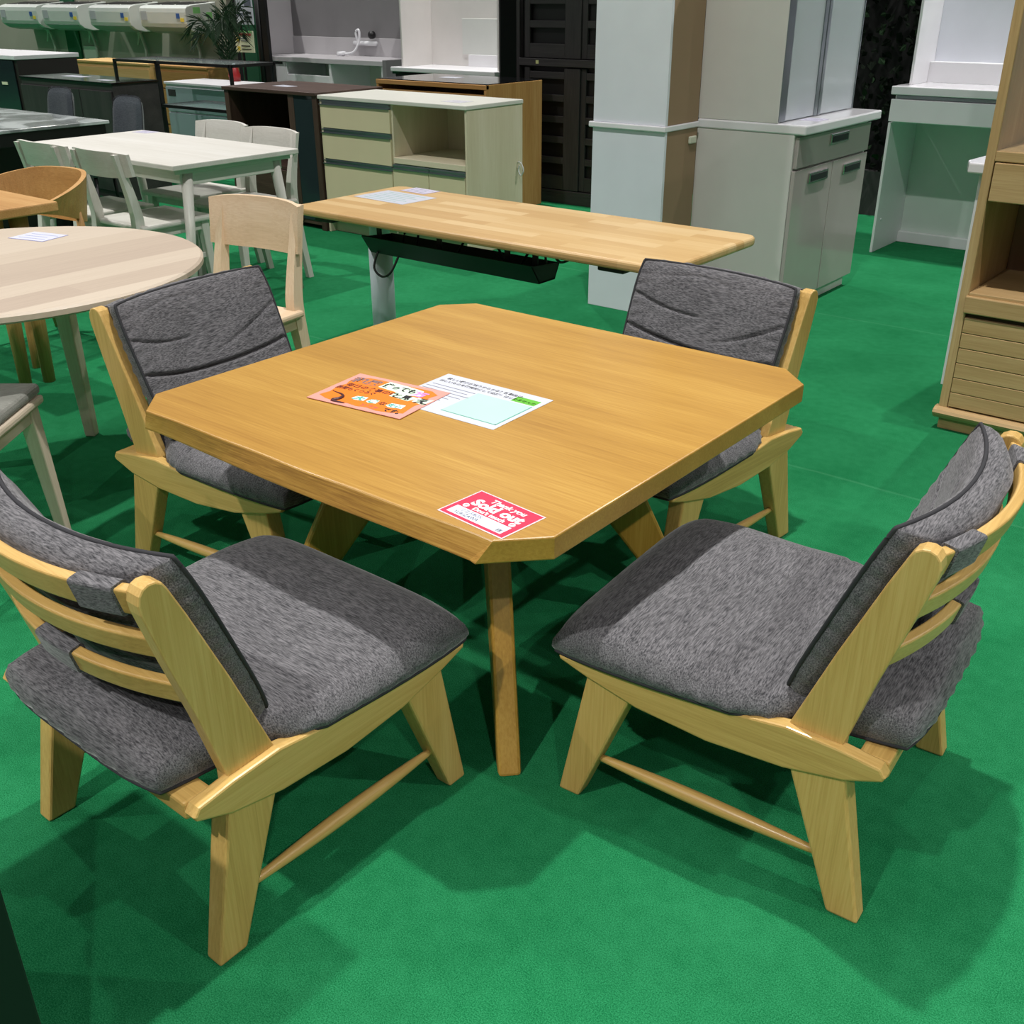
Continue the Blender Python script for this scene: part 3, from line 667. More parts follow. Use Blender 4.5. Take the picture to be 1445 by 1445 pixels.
# ------------------------------------------------------------------ oak table with barrel chair
def oak_table():
    t = thing('oak_table', 'natural oak dining table with thick top beside the barrel chair', 'table', (-5.35, 1.85, 0))
    box('tabletop', 0, 1.40, 0, 0.28, 0.682, 0.720, OAK['x'], t, 0.006)
    box('apron', 0.10, 1.28, 0.05, 0.09, 0.60, 0.682, OAK['x'], t)
    for x in (0.12, 1.30): 
        for y in (0.06, 0.16): tube('leg', [(x-0.02, y, 0), (x, y, 0.682)], [0.024, 0.036], OAK['z'], t, 14)
oak_table()
def barrel_chair():
    t = thing('barrel_chair', 'oak chair with curved wraparound plywood back beside the oak table', 'chair', (-4.53, 2.25, 0), R(186))
    n = 40; secs = []
    for i in range(n+1):
        s = -1+2*i/n; a = R(-90)+s*R(105); rr = 0.265; x = rr*math.cos(a); y = rr*math.sin(a)*1.0
        zt = 0.745-0.085*max(0, abs(s)-0.25)**1.5/0.65; zb = lerp(0.52, zt-0.035, min(1, abs(s)**2.2)); th = 0.010
        nx, ny = math.cos(a), math.sin(a); fl = 0.03
        secs.append([(x-nx*th, y-ny*th, zb), (x+nx*th, y+ny*th, zb), (x+nx*(th+fl), y+ny*(th+fl), zt), (x+nx*(fl-th), y+ny*(fl-th), zt)])
    sweep('back_shell', secs, OAK['x'], t)
    box('seat', -0.22, 0.22, -0.20, 0.22, 0.41, 0.45, OAK['y'], t, 0.015, 3)
    for s in (-1, 1):
        tube('leg', [(s*0.235, 0.21, 0), (s*0.20, 0.17, 0.41)], [0.015, 0.022], OAK['z'], t, 14)
        tube('back_leg', [(s*0.235, -0.24, 0), (s*0.20, -0.17, 0.41), (s*0.235, -0.13, 0.60)], [0.015, 0.022, 0.014], OAK['z'], t, 14)
        tube('stretcher', [(s*0.222, 0.195, 0.20), (s*0.222, -0.205, 0.20)], 0.010, OAK['y'], t, 10)
    tube('stretcher', [(-0.222, 0.0, 0.20), (0.222, 0.0, 0.20)], 0.010, OAK['x'], t, 10)
barrel_chair()

# ------------------------------------------------------------------ marble table and slate chairs
def marble_table():
    t = thing('marble_table', 'grey marble topped table on a black base', 'table', (-7.85, 2.95, 0))
    box('tabletop', 0, 1.46, 0, 0.94, 0.700, 0.720, MARBLE, t, 0.003)
    box('apron', 0.02, 1.44, 0.02, 0.92, 0.62, 0.700, BLACK, t)
    for x in (0.10, 0.98):
        box('pedestal', x, x+0.14, 0.10, 0.76, 0.0, 0.62, BLACK, t)
marble_table()
def slate_chair(x, y, rz, label):
    t = thing('upholstered_chair', label, 'chair', (x, y, 0), rz, 'slate chairs behind the marble table')
    def back(u, v, sd):
        a, b = square_to_round(u, v, 0.10); h = (b+1)/2
        return (a*lerp(0.17, 0.165, h), -0.19-0.06*h-sd*0.03*edge_prof(u, 6)*edge_prof(v, 6)-0.02*(1-a*a), lerp(0.42, 0.84, h))
    cushion('backrest', back, 14, 16, DKGREY, t, 0.003)
    box('seat', -0.20, 0.20, -0.20, 0.20, 0.40, 0.46, DKGREY, t, 0.02, 3)
    for sx in (-1, 1):
        for sy in (-1, 1): tube('leg', [(sx*0.19, sy*0.19, 0), (sx*0.16, sy*0.16, 0.40)], 0.012, BLACK, t, 8)
slate_chair(-7.54, 3.99, R(180), 'slate upholstered chair behind the marble table, farther from the white table')
slate_chair(-6.50, 3.86, R(180), 'slate upholstered chair by the marble table corner, closer to the white table')

# ------------------------------------------------------------------ cabinets
def cab(name, label, cat, x, y, rz=0.0): return thing(name, label, cat, (x, y, 0), rz)
def beige_counter():
    t = cab('kitchen_counter', 'cream kitchen counter with aluminium drawer grips and an open oven bay', 'cabinet', -5.425, 4.80)
    W, D = 1.245, 0.52
    box('side_panel', 0, 0.018, 0.0, D, 0.0, 0.832, CREAM['z'], t); box('side_panel', W-0.018, W, 0.0, D, 0.0, 0.832, CREAM['z'], t)
    box('divider', 0.620, 0.640, 0.012, D, 0.06, 0.832, CREAM['z'], t); box('back_panel', 0.018, W-0.018, D-0.012, D, 0.05, 0.832, CREAM['z'], t)
    box('worktop', -0.006, W+0.006, -0.012, D, 0.832, 0.856, STONE, t, 0.004)
    box('kickboard', 0.018, W-0.018, 0.05, 0.065, 0.0, 0.075, CREAM['x'], t)
    def front(nm, x0, x1, z0, z1):
        f = box(nm, x0, x1, -0.002, 0.017, z0, z1, CREAM_GLOSS, t, 0.002)
        bm = bmesh.new(); add_box(bm, x0, x1, 0.004, 0.016, z1, z1+0.030); add_box(bm, x0, x1, -0.012, 0.006, z1, z1+0.005); add_box(bm, x0, x1, -0.006, 0.010, z1+0.020, z1+0.025)
        finish('grip_strip', bm, ALU, f)
    front('drawer', 0.004, 0.624, 0.662, 0.800); front('drawer', 0.004, 0.624, 0.472, 0.630); front('drawer', 0.004, 0.624, 0.085, 0.440)
    box('bay_shelf', 0.640, W-0.018, 0.0, D, 0.492, 0.527, CREAM['x'], t)
    front('door', 0.632, 0.930, 0.085, 0.458); front('door', 0.934, W-0.022, 0.085, 0.458)
    tube('cord_hook', smooth_pts([(W+0.004, 0.47, 0.50), (W+0.03, 0.47, 0.49), (W+0.045, 0.47, 0.45), (W+0.025, 0.47, 0.42), (W+0.006, 0.47, 0.45), (W+0.012, 0.47, 0.48)], 5), 0.004, WHITE, t, 6)
beige_counter()
sheet('price_card', 'small grey price card on the cream kitchen counter', -4.40, 4.97, 0.16, 0.12, 0.856, R(-4), flat('card_grey', 206, 204, 212), 2)
def brown_cabinet():
    t = cab('sideboard', 'dark walnut sideboard with smoked glass door and open dark bay', 'cabinet', -6.375, 4.785)
    W, D = 0.94, 0.60
    box('top', -0.01, W, -0.012, D, 0.845, 0.868, DARKBROWN['x'], t)
    for x in (0, W-0.045): box('side_panel', x, x+0.045, 0, D, 0.0, 0.845, DARKBROWN['z'], t)
    box('divider', 0.66, 0.715, 0, D, 0.05, 0.845, DARKBROWN['z'], t)
    box('back_panel', 0.045, W-0.045, D-0.012, D, 0.03, 0.845, DARKPANEL, t)
    box('bottom', 0.045, W-0.045, 0.01, D-0.012, 0.03, 0.06, DARKBROWN['x'], t)
    box('drawer_front', 0.045, 0.66, 0.0, 0.02, 0.06, 0.36, DARKBROWN['x'], t); box('shelf', 0.045, 0.66, 0.02, D-0.012, 0.36, 0.385, DARKBROWN['x'], t)
    box('glass_door', 0.715, W-0.045, 0.004, 0.010, 0.06, 0.845, M_SMOKE, t, 0)
    for z in (0.30, 0.55): box('shelf', 0.715, W-0.045, 0.03, D-0.012, z, z+0.015, DARKBROWN['x'], t)
brown_cabinet()
sheet('price_card', 'white price card on the dark walnut sideboard', -6.02, 5.03, 0.17, 0.09, 0.868, R(-6), PAPER, 2)
def oak_counter():
    t = cab('oak_counter', 'oak kitchen counter with black glass top behind the cream counter', 'cabinet', -5.98, 5.86)
    W, D, H = 1.06, 0.63, 0.875
    for x in (0, W-0.022): box('side_panel', x, x+0.022, 0, D, 0, H-0.006, OAK['z'], t)
    box('top_frame', 0, W, -0.004, 0.03, H-0.036, H-0.006, OAK['x'], t); box('glass_top', 0.004, W-0.004, 0.012, D, H-0.006, H, BLACK_GLOSS, t, 0.001)
    box('deck', 0.022, W-0.022, 0.03, D, H-0.026, H-0.007, OAK['x'], t)
    box('back_panel', 0.022, W-0.022, D-0.012, D, 0, H-0.03, OAK['z'], t)
    for k in range(3): box('drawer', 0.026, W-0.026, 0.012, 0.035, 0.08+0.245*k, 0.315+0.245*k, OAK['x'], t)
    box('kickboard', 0.022, W-0.022, 0.05, 0.065, 0, 0.075, OAK['x'], t)
oak_counter()
sheet('price_card', 'white price card on the black glass counter top', -5.56, 6.22, 0.16, 0.10, 0.875, R(5), PAPER, 2)
def black_cupboard():
    t = cab('tall_cupboard', 'tall black cupboard with slatted sliding doors', 'cabinet', -5.23, 6.58)
    W, D, H = 1.10, 0.40, 1.85; B = BLACK_WOOD
    box('carcass', 0, W, 0.045, D, 0, H, BLACK, t)
    for x in (0, W-0.03): box('side_post', x, x+0.03, 0, 0.045, 0, H, B['z'], t)
    box('mid_rail', 0.03, W-0.03, -0.01, 0.045, 0.955, 1.005, B['x'], t); box('base_rail', 0.03, W-0.03, 0, 0.045, 0.0, 0.075, B['x'], t)
    box('track', 0.03, W-0.03, 0.0, 0.045, 0.075, 0.095, B['x'], t)
    for k, x0 in enumerate((0.075, 0.575)):
        x1 = x0+0.50
        for nm, zs, z0, z1 in (('lower_door', [0.145, 0.308, 0.455, 0.597, 0.742, 0.895], 0.10, 0.945), ('upper_door', [1.05, 1.232, 1.385, 1.54, 1.70], 1.01, 1.83)):
            d = box(nm, x0, x0+0.045, 0.005+0.015*k, 0.025+0.015*k, z0, z1, B['z'], t)
            box('stile', x1-0.14 if k == 0 else x1-0.045, x1, 0.005+0.015*k, 0.025+0.015*k, z0, z1, B['z'], d)
            for i, z in enumerate(zs):
                hh = 0.055 if i == 0 else 0.024
                box('slat', x0+0.045, x1-(0.14 if k == 0 else 0.045), 0.006+0.015*k, 0.022+0.015*k, max(z0, z-hh), z+hh, B['x'], d)
    quad = box('tag', 0.19, 0.215, -0.012, -0.010, 0.97, 0.993, flat('tag_yellow', 214, 216, 150), t, 0)
black_cupboard()
def tall_white():
    t = cab('tall_cabinet', 'tall narrow white cabinet with bare brown side and a waist ledge', 'cabinet', -3.0, 4.36)
    W, D, H = 0.40, 0.30, 1.85
    box('lower_front', 0, W, 0, 0.02, 0, 0.858, PALEBLUE, t, 0.002); box('upper_front', 0.002, W, 0, 0.02, 0.884, H, PALEBLUE, t, 0.002)
    box('lower_body', 0.0, W-0.002, 0.02, D, 0, 0.858, BROWN_BACK, t); box('upper_body', 0.0, W-0.002, 0.02, D, 0.884, H, BROWN_BACK, t)
    box('waist_ledge', -0.018, W+0.006, -0.012, D, 0.858, 0.884, WHITE_GLOSS, t, 0.005)
    box('door_edge', -0.014, 0.0, 0.02, D, 0.10, 0.49, PALEBLUE, t)
    box('pull', W-0.002, W+0.012, 0.215, 0.275, 0.788, 0.822, plain('ivory_plastic', rgb(214, 214, 196), 0.4), t, 0.005)
tall_white()
def greige_hutch():
    t = cab('kitchen_hutch', 'greige gloss kitchen hutch with glass doors above a white worktop', 'cabinet', -2.10, 4.69, R(90))
    W, D = 0.86, 0.52
    box('carcass', 0, W, 0.02, D, 0.06, 0.850, GREIGE_SIDE, t); box('kickboard', 0.012, W-0.012, 0.035, D, 0, 0.06, GREIGE_SIDE, t)
    box('worktop', -0.004, W+0.03, -0.035, D, 0.850, 0.893, WHITE_GLOSS, t, 0.007)
    bmz = plain('dark_grip', rgb(40, 40, 44), 0.3)
    def front(nm, x0, x1, z0, z1, hx, hz):
        f = box(nm, x0, x1, 0.0, 0.019, z0, z1, GREIGE, t, 0.002)
        h = box('grip', hx-0.105, hx+0.105, -0.010, 0.002, hz-0.024, hz+0.024, STEEL, f, 0.003)
        box('grip_recess', hx-0.088, hx+0.088, -0.0125, -0.009, hz-0.015, hz+0.013, bmz, f, 0.001)
    front('drawer', 0.012, W-0.004, 0.702, 0.838, 0.46, 0.800)
    front('door', 0.004, 0.426, 0.065, 0.692, 0.258, 0.645); front('door', 0.434, W-0.004, 0.065, 0.692, 0.66, 0.640)
    x0 = 0.0
    box('hutch_side', 0, 0.018, 0.11, D, 0.893, 1.85, GREIGE_SIDE, t); box('hutch_side', W-0.018, W, 0.13, D, 0.893, 1.85, WHITE, t)
    box('hutch_back', 0.018, W-0.018, D-0.012, D, 0.893, 1.85, PALEBLUE, t); box('hutch_top', 0.018, W-0.018, 0.13, D, 1.83, 1.85, WHITE, t)
    for z in (1.02, 1.36): box('shelf', 0.018, W-0.018, 0.16, D-0.012, z, z+0.018, WHITE, t)
    for a, b in ((0.004, 0.420), (0.428, W-0.004)):
        f = box('glass_door', a, b, 0.112, 0.118, 0.899, 1.84, M_FROST, t, 0)
        s0, s1 = (a, b-0.036) if a < 0.1 else (a, b-0.010)
        box('door_stile', s0, s0+(0.07 if a < 0.1 else 0.03), 0.108, 0.124, 0.897, 1.842, ALU, f, 0.002); box('door_stile', s1, b, 0.108, 0.124, 0.897, 1.842, ALU, f, 0.002)
greige_hutch()
sheet('price_card', 'lilac price card on the white worktop of the greige hutch', -2.15, 4.95, 0.10, 0.12, 0.893, R(0), LILAC, 2)
def vanity():
    t = cab('dresser_unit', 'white dresser unit with open knee space, drawer and upper shelf', 'cabinet', -2.32, 6.39)
    W, D = 0.92, 0.46
    DV = plain('knee_panel', rgb(206, 216, 210), 0.3)
    for x in (0.0, W-0.016): box('side_panel', x, x+0.016, 0, D, 0, 0.750, WHITE, t)
    box('back_panel', 0.016, W-0.016, D-0.014, D, 0.062, 0.750, DV, t); box('back_skirting', 0.016, W-0.016, D-0.05, D-0.014, 0, 0.065, WHITE, t)
    dr = box('drawer', 0.002, W-0.002, -0.012, 0.012, 0.757, 0.878, WHITE_GLOSS, t); box('grip_strip', 0.03, W-0.02, -0.004, 0.012, 0.882, 0.900, ALU, dr, 0.001)
    box('drawer_box', 0.016, W-0.016, 0.014, D-0.014, 0.752, 0.898, WHITE, t)
    box('worktop', -0.004, W, -0.014, D, 0.902, 0.947, WHITE_GLOSS, t, 0.004)
    for x in (0.045, W-0.02): box('upper_side', x, x+0.016, 0.12, D, 0.947, 1.85, WHITE, t)
    box('upper_back', 0.061, W-0.02, D-0.014, D, 0.947, 1.85, PALEBLUE, t); box('upper_ledge', 0.061, W-0.02, D-0.09, D-0.014, 0.947, 1.06, WHITE, t)
    tube('screw_cap', [(0.014, 0.07, 0.19), (0.020, 0.07, 0.19)], 0.008, WHITE, t, 8)
vanity()
def oak_tall():
    t = cab('display_cabinet', 'tall oak display cabinet with louvred drawer fronts and moulded plinth', 'cabinet', -1.022, 3.74)
    W, D, H = 0.90, 0.44, 1.85
    OAKIN = plain('oak_interior', rgb(122, 92, 64), 0.5)
    for x in (0, W-0.03): box('side_panel', x, x+0.03, 0.0, D, 0.07, H, OAK2['z'], t)
    box('back_panel', 0.03, W-0.03, D-0.012, D, 0.07, H, OAKIN, t)
    box('plinth', 0.005, W-0.005, 0.01, D, 0, 0.05, OAK2['x'], t)
    prism('plinth_moulding', [(-0.020, 0.058), (-0.026, 0.068), (-0.020, 0.078), (-0.004, 0.086), (0.02, 0.086), (0.02, 0.046), (-0.008, 0.046)], -0.012, W+0.012, 'x', OAK2['x'], t, 0.002)
    box('mid_shelf', 0.03, W-0.03, 0.0, D-0.012, 0.490, 0.506, OAK2['x'], t); box('upper_shelf', 0.03, W-0.03, 0.0, D-0.012, 0.935, 0.968, OAK2['x'], t)
    box('bottom', 0.03, W-0.03, 0.02, D-0.012, 0.086, 0.10, OAKIN, t)
    box('drawer_front', 0.034, W-0.034, -0.004, 0.016, 0.810, 0.932, OAK2['x'], t); box('drawer_box', 0.034, W-0.034, 0.016, D-0.02, 0.815, 0.930, OAKIN, t)
    box('top_drawer', 0.024, W-0.024, -0.012, 0.012, 0.435, 0.494, OAK2['x'], t, 0.004)
    d = box('drawer_stack', 0.032, W-0.032, 0.012, 0.03, 0.09, 0.435, plain('shadow_gap', rgb(60, 40, 22), 0.7), t, 0)
    for k in range(6): box('louvre', 0.032, W-0.032, -0.002, 0.014, 0.092+0.0545*k, 0.1445+0.0545*k, OAK2['x'], d, 0.002)
    box('glass_front', 0.03, W-0.03, 0.004, 0.008, 0.968, H-0.03, glass('thin_glass', (0.97, 0.98, 0.98, 1), 0.05), t, 0)
oak_tall()
def white_back_cab():
    t = cab('low_cabinet', 'white low cabinet with pointed worktop behind the tall oak cabinet', 'cabinet', -1.165, 4.23)
    box('body', 0, 0.60, 0, 0.42, 0, 0.828, WHITE_GLOSS, t)
    prism('worktop', [(-0.055, 0.02), (-0.03, -0.05), (0.62, -0.05), (0.62, 0.44), (-0.02, 0.44)], 0.828, 0.866, 'z', WHITE_GLOSS, t, 0.006)
    box('grip', -0.012, 0.002, 0.05, 0.16, 0.790, 0.806, BLACK, t)
white_back_cab()
def sink_unit():
    t = cab('sink_unit', 'grey washstand display unit with chrome shower mixer and pale worktop', 'cabinet', -9.60, 7.60)
    W, D = 1.95, 0.58
    box('worktop', 0, W, -0.01, D, 0.815, 0.860, CONCRETE_L, t); box('backsplash', 0.05, W, D-0.03, D, 0.860, 1.03, CONCRETE_L, t)
    box('back_panel', 0.05, W, D-0.02, D, 1.03, 1.70, CONCRETE, t)
    box('side_screen', 0.02, 0.05, 0.02, D, 0.860, 1.70, CONCRETE_L, t)
    box('end_panel', W, W+0.05, -0.01, D, 0, 0.870, CONCRETE, t); box('end_screen', W, W+0.05, 0.28, D, 0.870, 1.70, CONCRETE, t)
    d = box('door', 0.0, 0.53, 0, 0.02, 0.08, 0.812, WHITE, t); box('finger_pull', 0.36, 0.50, -0.003, 0.002, 0.79, 0.812, GREYWALL, d, 0)
    for x in (0.53, 1.19, W-0.03): box('upright', x, x+0.03, 0, D-0.03, 0.0, 0.812, WHITE, t)
    box('drawer', 0.56, 1.19, 0, 0.02, 0.40, 0.70, WHITE, t); box('back_board', 0.03, W-0.03, D-0.05, D-0.035, 0, 0.812, STONE, t)
    box('floor_board', 0.56, W-0.03, 0.02, D-0.05, 0.10, 0.12, WHITE, t)
    CH = plain('white_chrome', rgb(232, 232, 236), 0.15)
    f = tube('mixer_tap', [(1.02, D-0.05, 0.98), (1.34, D-0.05, 0.98)], 0.022, CH, t, 12)
    tube('hose', smooth_pts([(1.10, D-0.07, 0.98), (1.08, D-0.08, 1.08), (1.13, D-0.08, 1.10), (1.14, D-0.10, 1.0), (1.09, D-0.14, 0.90), (0.93, D-0.16, 0.88)], 5), 0.012, CH, f, 8)
    tube('shower_head', [(0.90, D-0.16, 0.872), (0.99, D-0.16, 0.89)], [0.034, 0.018], CH, f, 12)
    tube('knob', [(1.30, D-0.05, 1.06), (1.30, D-0.09, 1.06)], 0.035, BLACK, f, 14)
sink_unit()
def white_cupboard():
    t = cab('open_cupboard', 'white kitchen cupboard with an open recess above its worktop', 'cabinet', -6.95, 7.0)
    W, D = 1.17, 0.44
    box('body', 0.03, W-0.03, 0.02, D, 0, 0.81, BLACK, t); box('worktop', 0, W, -0.01, D, 0.83, 0.866, WHITE, t, 0.006)
    box('trim', 0.01, W-0.02, 0.0, D, 0.81, 0.83, BLACK_GLOSS, t)
    for x in (0.08, W-0.02): box('upper_side', x, x+0.018, 0.05, D, 0.866, 1.75, GREIGE_SIDE, t)
    box('upper_back', 0.098, W-0.02, D-0.014, D, 0.866, 1.75, GREIGE_SIDE, t); box('back_ledge', 0.55, W-0.02, D-0.05, D-0.014, 0.866, 0.96, WHITE, t)
    box('back_sheet', 0.46, W-0.02, D-0.022, D-0.014, 0.96, 1.24, plain('pale_sheet', rgb(212, 214, 210), 0.3), t)
    box('end_panel', W-0.001, W+0.012, 0.055, D+0.4, 0, 1.75, BLACK, t)
white_cupboard()
def island():
    t = cab('display_counter', 'dark display counter with glass front and thick white top', 'cabinet', -11.6, 5.14)
    box('body', 0, 1.80, 0.01, 0.60, 0, 0.915, DARKPANEL, t); box('glass_front', 0.02, 1.75, -0.004, 0.004, 0.10, 0.905, M_SMOKE, t, 0)
    box('top', -0.01, 1.81, -0.012, 0.62, 0.915, 0.950, WHITE, t, 0.004)
    box('tag', 1.50, 1.60, -0.010, -0.006, 0.70, 0.725, CREAMCARD, t, 0)
island()
def dark_sideboard():
    t = cab('black_sideboard', 'black sideboard with mirror glass top in front of the slate chairs', 'cabinet', -8.80, 4.62)
    box('body', 0, 1.31, 0.012, 0.40, 0, 0.835, BLACK_WOOD['x'], t); box('glass_top', -0.005, 1.315, 0, 0.41, 0.835, 0.850, BLACK_GLOSS, t, 0.002)
    for k in range(3): box('door', 0.01+0.432*k, 0.435+0.432*k, -0.006, 0.012, 0.06, 0.79, BLACK_WOOD['z'], t)
dark_sideboard()
sheet('price_card', 'white price card at the wide end of the black sideboard', -8.35, 4.86, 0.30, 0.10, 0.850, R(0), PAPER, 0)
sheet('price_card', 'small white price card near the wire console end of the black sideboard', -7.78, 4.76, 0.16, 0.07, 0.850, R(0), PAPER, 0)
def chest(name, label, x, y, w, d, h, mats, rows):
    t = cab(name, label, 'cabinet', x, y)
    box('carcass', 0, w, 0.016, d, 0, h-0.02, mats['x'], t); box('top', -0.005, w+0.005, -0.004, d, h-0.02, h, mats['x'], t)
    for k in range(rows): 
        z0 = 0.05+(h-0.09)/rows*k; box('drawer', 0.012, w-0.012, 0.0, 0.018, z0, z0+(h-0.09)/rows-0.018, mats['x'], t)
chest('chest_of_drawers', 'pale pine chest of drawers below the air conditioners', -11.55, 6.72, 1.40, 0.42, 0.80, PINE, 4)
chest('chest_of_drawers', 'orange oak chest of drawers beside the pale pine chest', -10.12, 6.78, 0.85, 0.40, 0.79, OAK, 4)
def white_chest():
    t = cab('white_chest', 'white lacquered chest behind the black wire console', 'cabinet', -8.96, 6.07)
    PB = plain('blue_grey_front', rgb(160, 176, 180), 0.3)
    box('carcass', 0, 0.90, 0.016, 0.45, 0, 0.70, WHITE, t); box('top', 0, 0.90, -0.004, 0.45, 0.70, 0.72, WHITE, t)
    for k in range(3): box('drawer', 0.012, 0.888, 0, 0.018, 0.03+0.22*k, 0.235+0.22*k, PB, t)
    box('finger_pull', 0.05, 0.16, -0.004, 0.002, 0.60, 0.655, GREYWALL, t, 0)
white_chest()
def wire_console():
    t = thing('console_table', 'black wire console with glass top and lower glass shelf', 'table', (-8.64, 5.40, 0))
    W, D, H = 1.56, 0.42, 0.95; b = 0.011
    for x in (0, 0.60, W):
        for y in ((0, D) if x != 0.60 else (0,)): box('post', x-b, x+b, y-b, y+b, 0, H, BLACK, t, 0)
    for z in (H, 0.62):
        xa = 0 if z == H else 0.60
        for y in (0, D): box('rail', xa, W, y-b, y+b, z-0.022, z, BLACK, t, 0)
        for x in (xa, W): box('rail', x-b, x+b, 0, D, z-0.022, z, BLACK, t, 0)
        box('glass_shelf', xa+b, W-b, b, D-b, z-0.008, z-0.001, M_GLASS, t, 0)
wire_console()
def near_cabinet():
    t = cab('black_cabinet', 'matt black cabinet corner close to the slatted chair back', 'cabinet', -1.55, -0.12)
    box('body', 0, 0.55, 0, 0.435, 0.03, 0.74, BLACK, t); box('top', -0.005, 0.55, -0.005, 0.435, 0.74, 0.76, BLACK_WOOD['x'], t); box('plinth', 0.02, 0.53, 0.02, 0.415, 0, 0.03, BLACK, t)
near_cabinet()

# ------------------------------------------------------------------ air conditioners on the display wall
def aircon(x0, W, label, k):
    t = thing('air_conditioner', label, 'appliance', (x0, 7.45, 0))
    prof = [(0.40, 1.08), (0.40, 1.36), (0.10, 1.335), (0.03, 1.320), (0.004, 1.300), (0.0, 1.26), (0.004, 1.15), (0.012, 1.118), (0.07, 1.075), (0.18, 1.050), (0.30, 1.055)]
    AW = plain('aircon_white', rgb(206, 211, 206), 0.35)
    prism('body', prof, 0, W, 'x', AW, t, 0.008, 3)
    for i in range(3):
        a = 0.05+(W-0.06)/3*i; b = a+(W-0.06)/3-0.04
        hull8('top_grille', [(a, 0.09, 1.331), (b, 0.09, 1.331), (b, 0.36, 1.353), (a, 0.36, 1.353)], [(a, 0.09, 1.338), (b, 0.09, 1.338), (b, 0.36, 1.360), (a, 0.36, 1.360)], BLACK, t, 0)
    prism('louvre', [(0.010, 1.114), (0.068, 1.069), (0.178, 1.044), (0.178, 1.050), (0.072, 1.078), (0.016, 1.120)], 0.05, W-0.05, 'x', plain('louvre_grey', rgb(150, 156, 154), 0.4), t, 0)
    box('label_sheet', 0.03, 0.14, -0.003, 0.003, 1.18, 1.27, flat('label_grey', 170, 174, 178), t, 0)
    box('sticker', W-0.17, W-0.11, -0.003, 0.003, 1.20, 1.25, BLUE, t, 0); box('sticker', W-0.10, W-0.04, -0.003, 0.003, 1.17, 1.205, YELLOW, t, 0)
    if k == 3:
        box('sticker', W-0.001, W+0.003, 0.10, 0.19, 1.25, 1.31, GREENTAG, t, 0); box('sticker', W-0.001, W+0.003, 0.27, 0.34, 1.20, 1.26, GREENTAG, t, 0)
    PIPE = plain('ivory_pipe', rgb(190, 192, 182), 0.5)
    tube('pipe', smooth_pts([(W*0.55, 0.33, 1.07), (W*0.56, 0.36, 0.98), (W*0.62, 0.36, 0.84), (W*0.60, 0.36, 0.70)], 5), 0.018, PIPE, t, 8)
    tube('pipe', smooth_pts([(W*0.50, 0.33, 1.07), (W*0.49, 0.36, 1.0), (W*0.44, 0.36, 0.90)], 5), 0.012, PIPE, t, 8)
for k, (x, W, l) in enumerate(zip((-14.36, -13.34, -12.30, -11.28), (0.90, 0.80, 0.82, 0.85), ('white wall air conditioner farthest from the palm, over the green cloth', 'white wall air conditioner second farthest from the palm',
        'white wall air conditioner third farthest from the palm', 'white wall air conditioner with green tags on its end, next to the palm'))): aircon(x, W, l, k)
struct(box('trim_1', -13.55, -13.25, 7.835, 7.86, 0, 1.55, GREEN_CLOTH, None, 0))
# small pale switch plates and wall boxes
struct(box('trim_2', -13.20, -12.88, 7.845, 7.86, 0.70, 0.86, STONE, None, 0.002))

# ------------------------------------------------------------------ palm, boards and black pole
def palm():
    t = thing('potted_palm', 'dark green artificial palm in a black pot beside the sign boards', 'plant', (-8.84, 6.74, 0))
    tube('pot', [(0, 0, 0), (0, 0, 0.28)], [0.11, 0.15], BLACK, t, 20)
    tube('trunk', [(0, 0, 0.26), (0.01, 0, 0.62), (0.0, 0.0, 0.80)], [0.03, 0.025, 0.02], plain('palm_trunk', rgb(84, 66, 44), 0.8), t, 10)
    for i in range(11):
        a = 2*math.pi*i/11+0.3; left = 0.5-0.5*math.cos(a); rise = random.uniform(0.50, 0.74)-0.14*left; reach = random.uniform(0.05, 0.10)+0.24*left
        spine = smooth_pts([(0, 0, 0.72), (reach*0.35*math.cos(a), reach*0.35*math.sin(a), 0.72+rise*0.6), (reach*0.8*math.cos(a), reach*0.8*math.sin(a), 0.74+rise*0.92), (reach*1.25*math.cos(a), reach*1.25*math.sin(a), 0.70+rise*0.80)], 8)
        bm = bmesh.new(); tube_bm(bm, spine, 0.005, 5)
        for j in range(3, len(spine)):
            p = spine[j]; d = (spine[j]-spine[j-1]).normalized(); s = d.cross(Vector((0, 0, 1)))
            if s.length < 0.05: s = Vector((-math.sin(a), math.cos(a), 0))
            s.normalize()
            for sg in (-1, 1):
                tip = p+(d*0.75+s*sg*0.55+Vector((0, 0, -0.12)))*random.uniform(0.12, 0.19); m = p.lerp(tip, 0.45)+Vector((0, 0, 0.012)); n = d*0.010
                v = [bm.verts.new(q) for q in (p, m-n, tip, m+n, m-n*0+Vector((0, 0, -0.004)))]
                bm.faces.new((v[0], v[1], v[2])); bm.faces.new((v[0], v[2], v[3]))
        finish('frond', bm, LEAF, t)
palm()
def board(name, label, x0, x1, y, z0, z1, mat, bits):
    t = thing(name, label, 'sign', (x0, y, z0)); W, H = x1-x0, z1-z0
    box('panel', 0, W, 0, 0.012, 0, H, mat, t, 0.001)
    for a, b, c, d, m in bits: box('print', a*W, b*W, -0.0015, 0.001, c*H, d*H, m, t, 0)
    box('stand', W*0.06+(0.05 if z0 < 1 else 0), W*0.06+0.02+(0.05 if z0 < 1 else 0), 0.014, 0.030, -z0, H, BLACK, t)
    return t
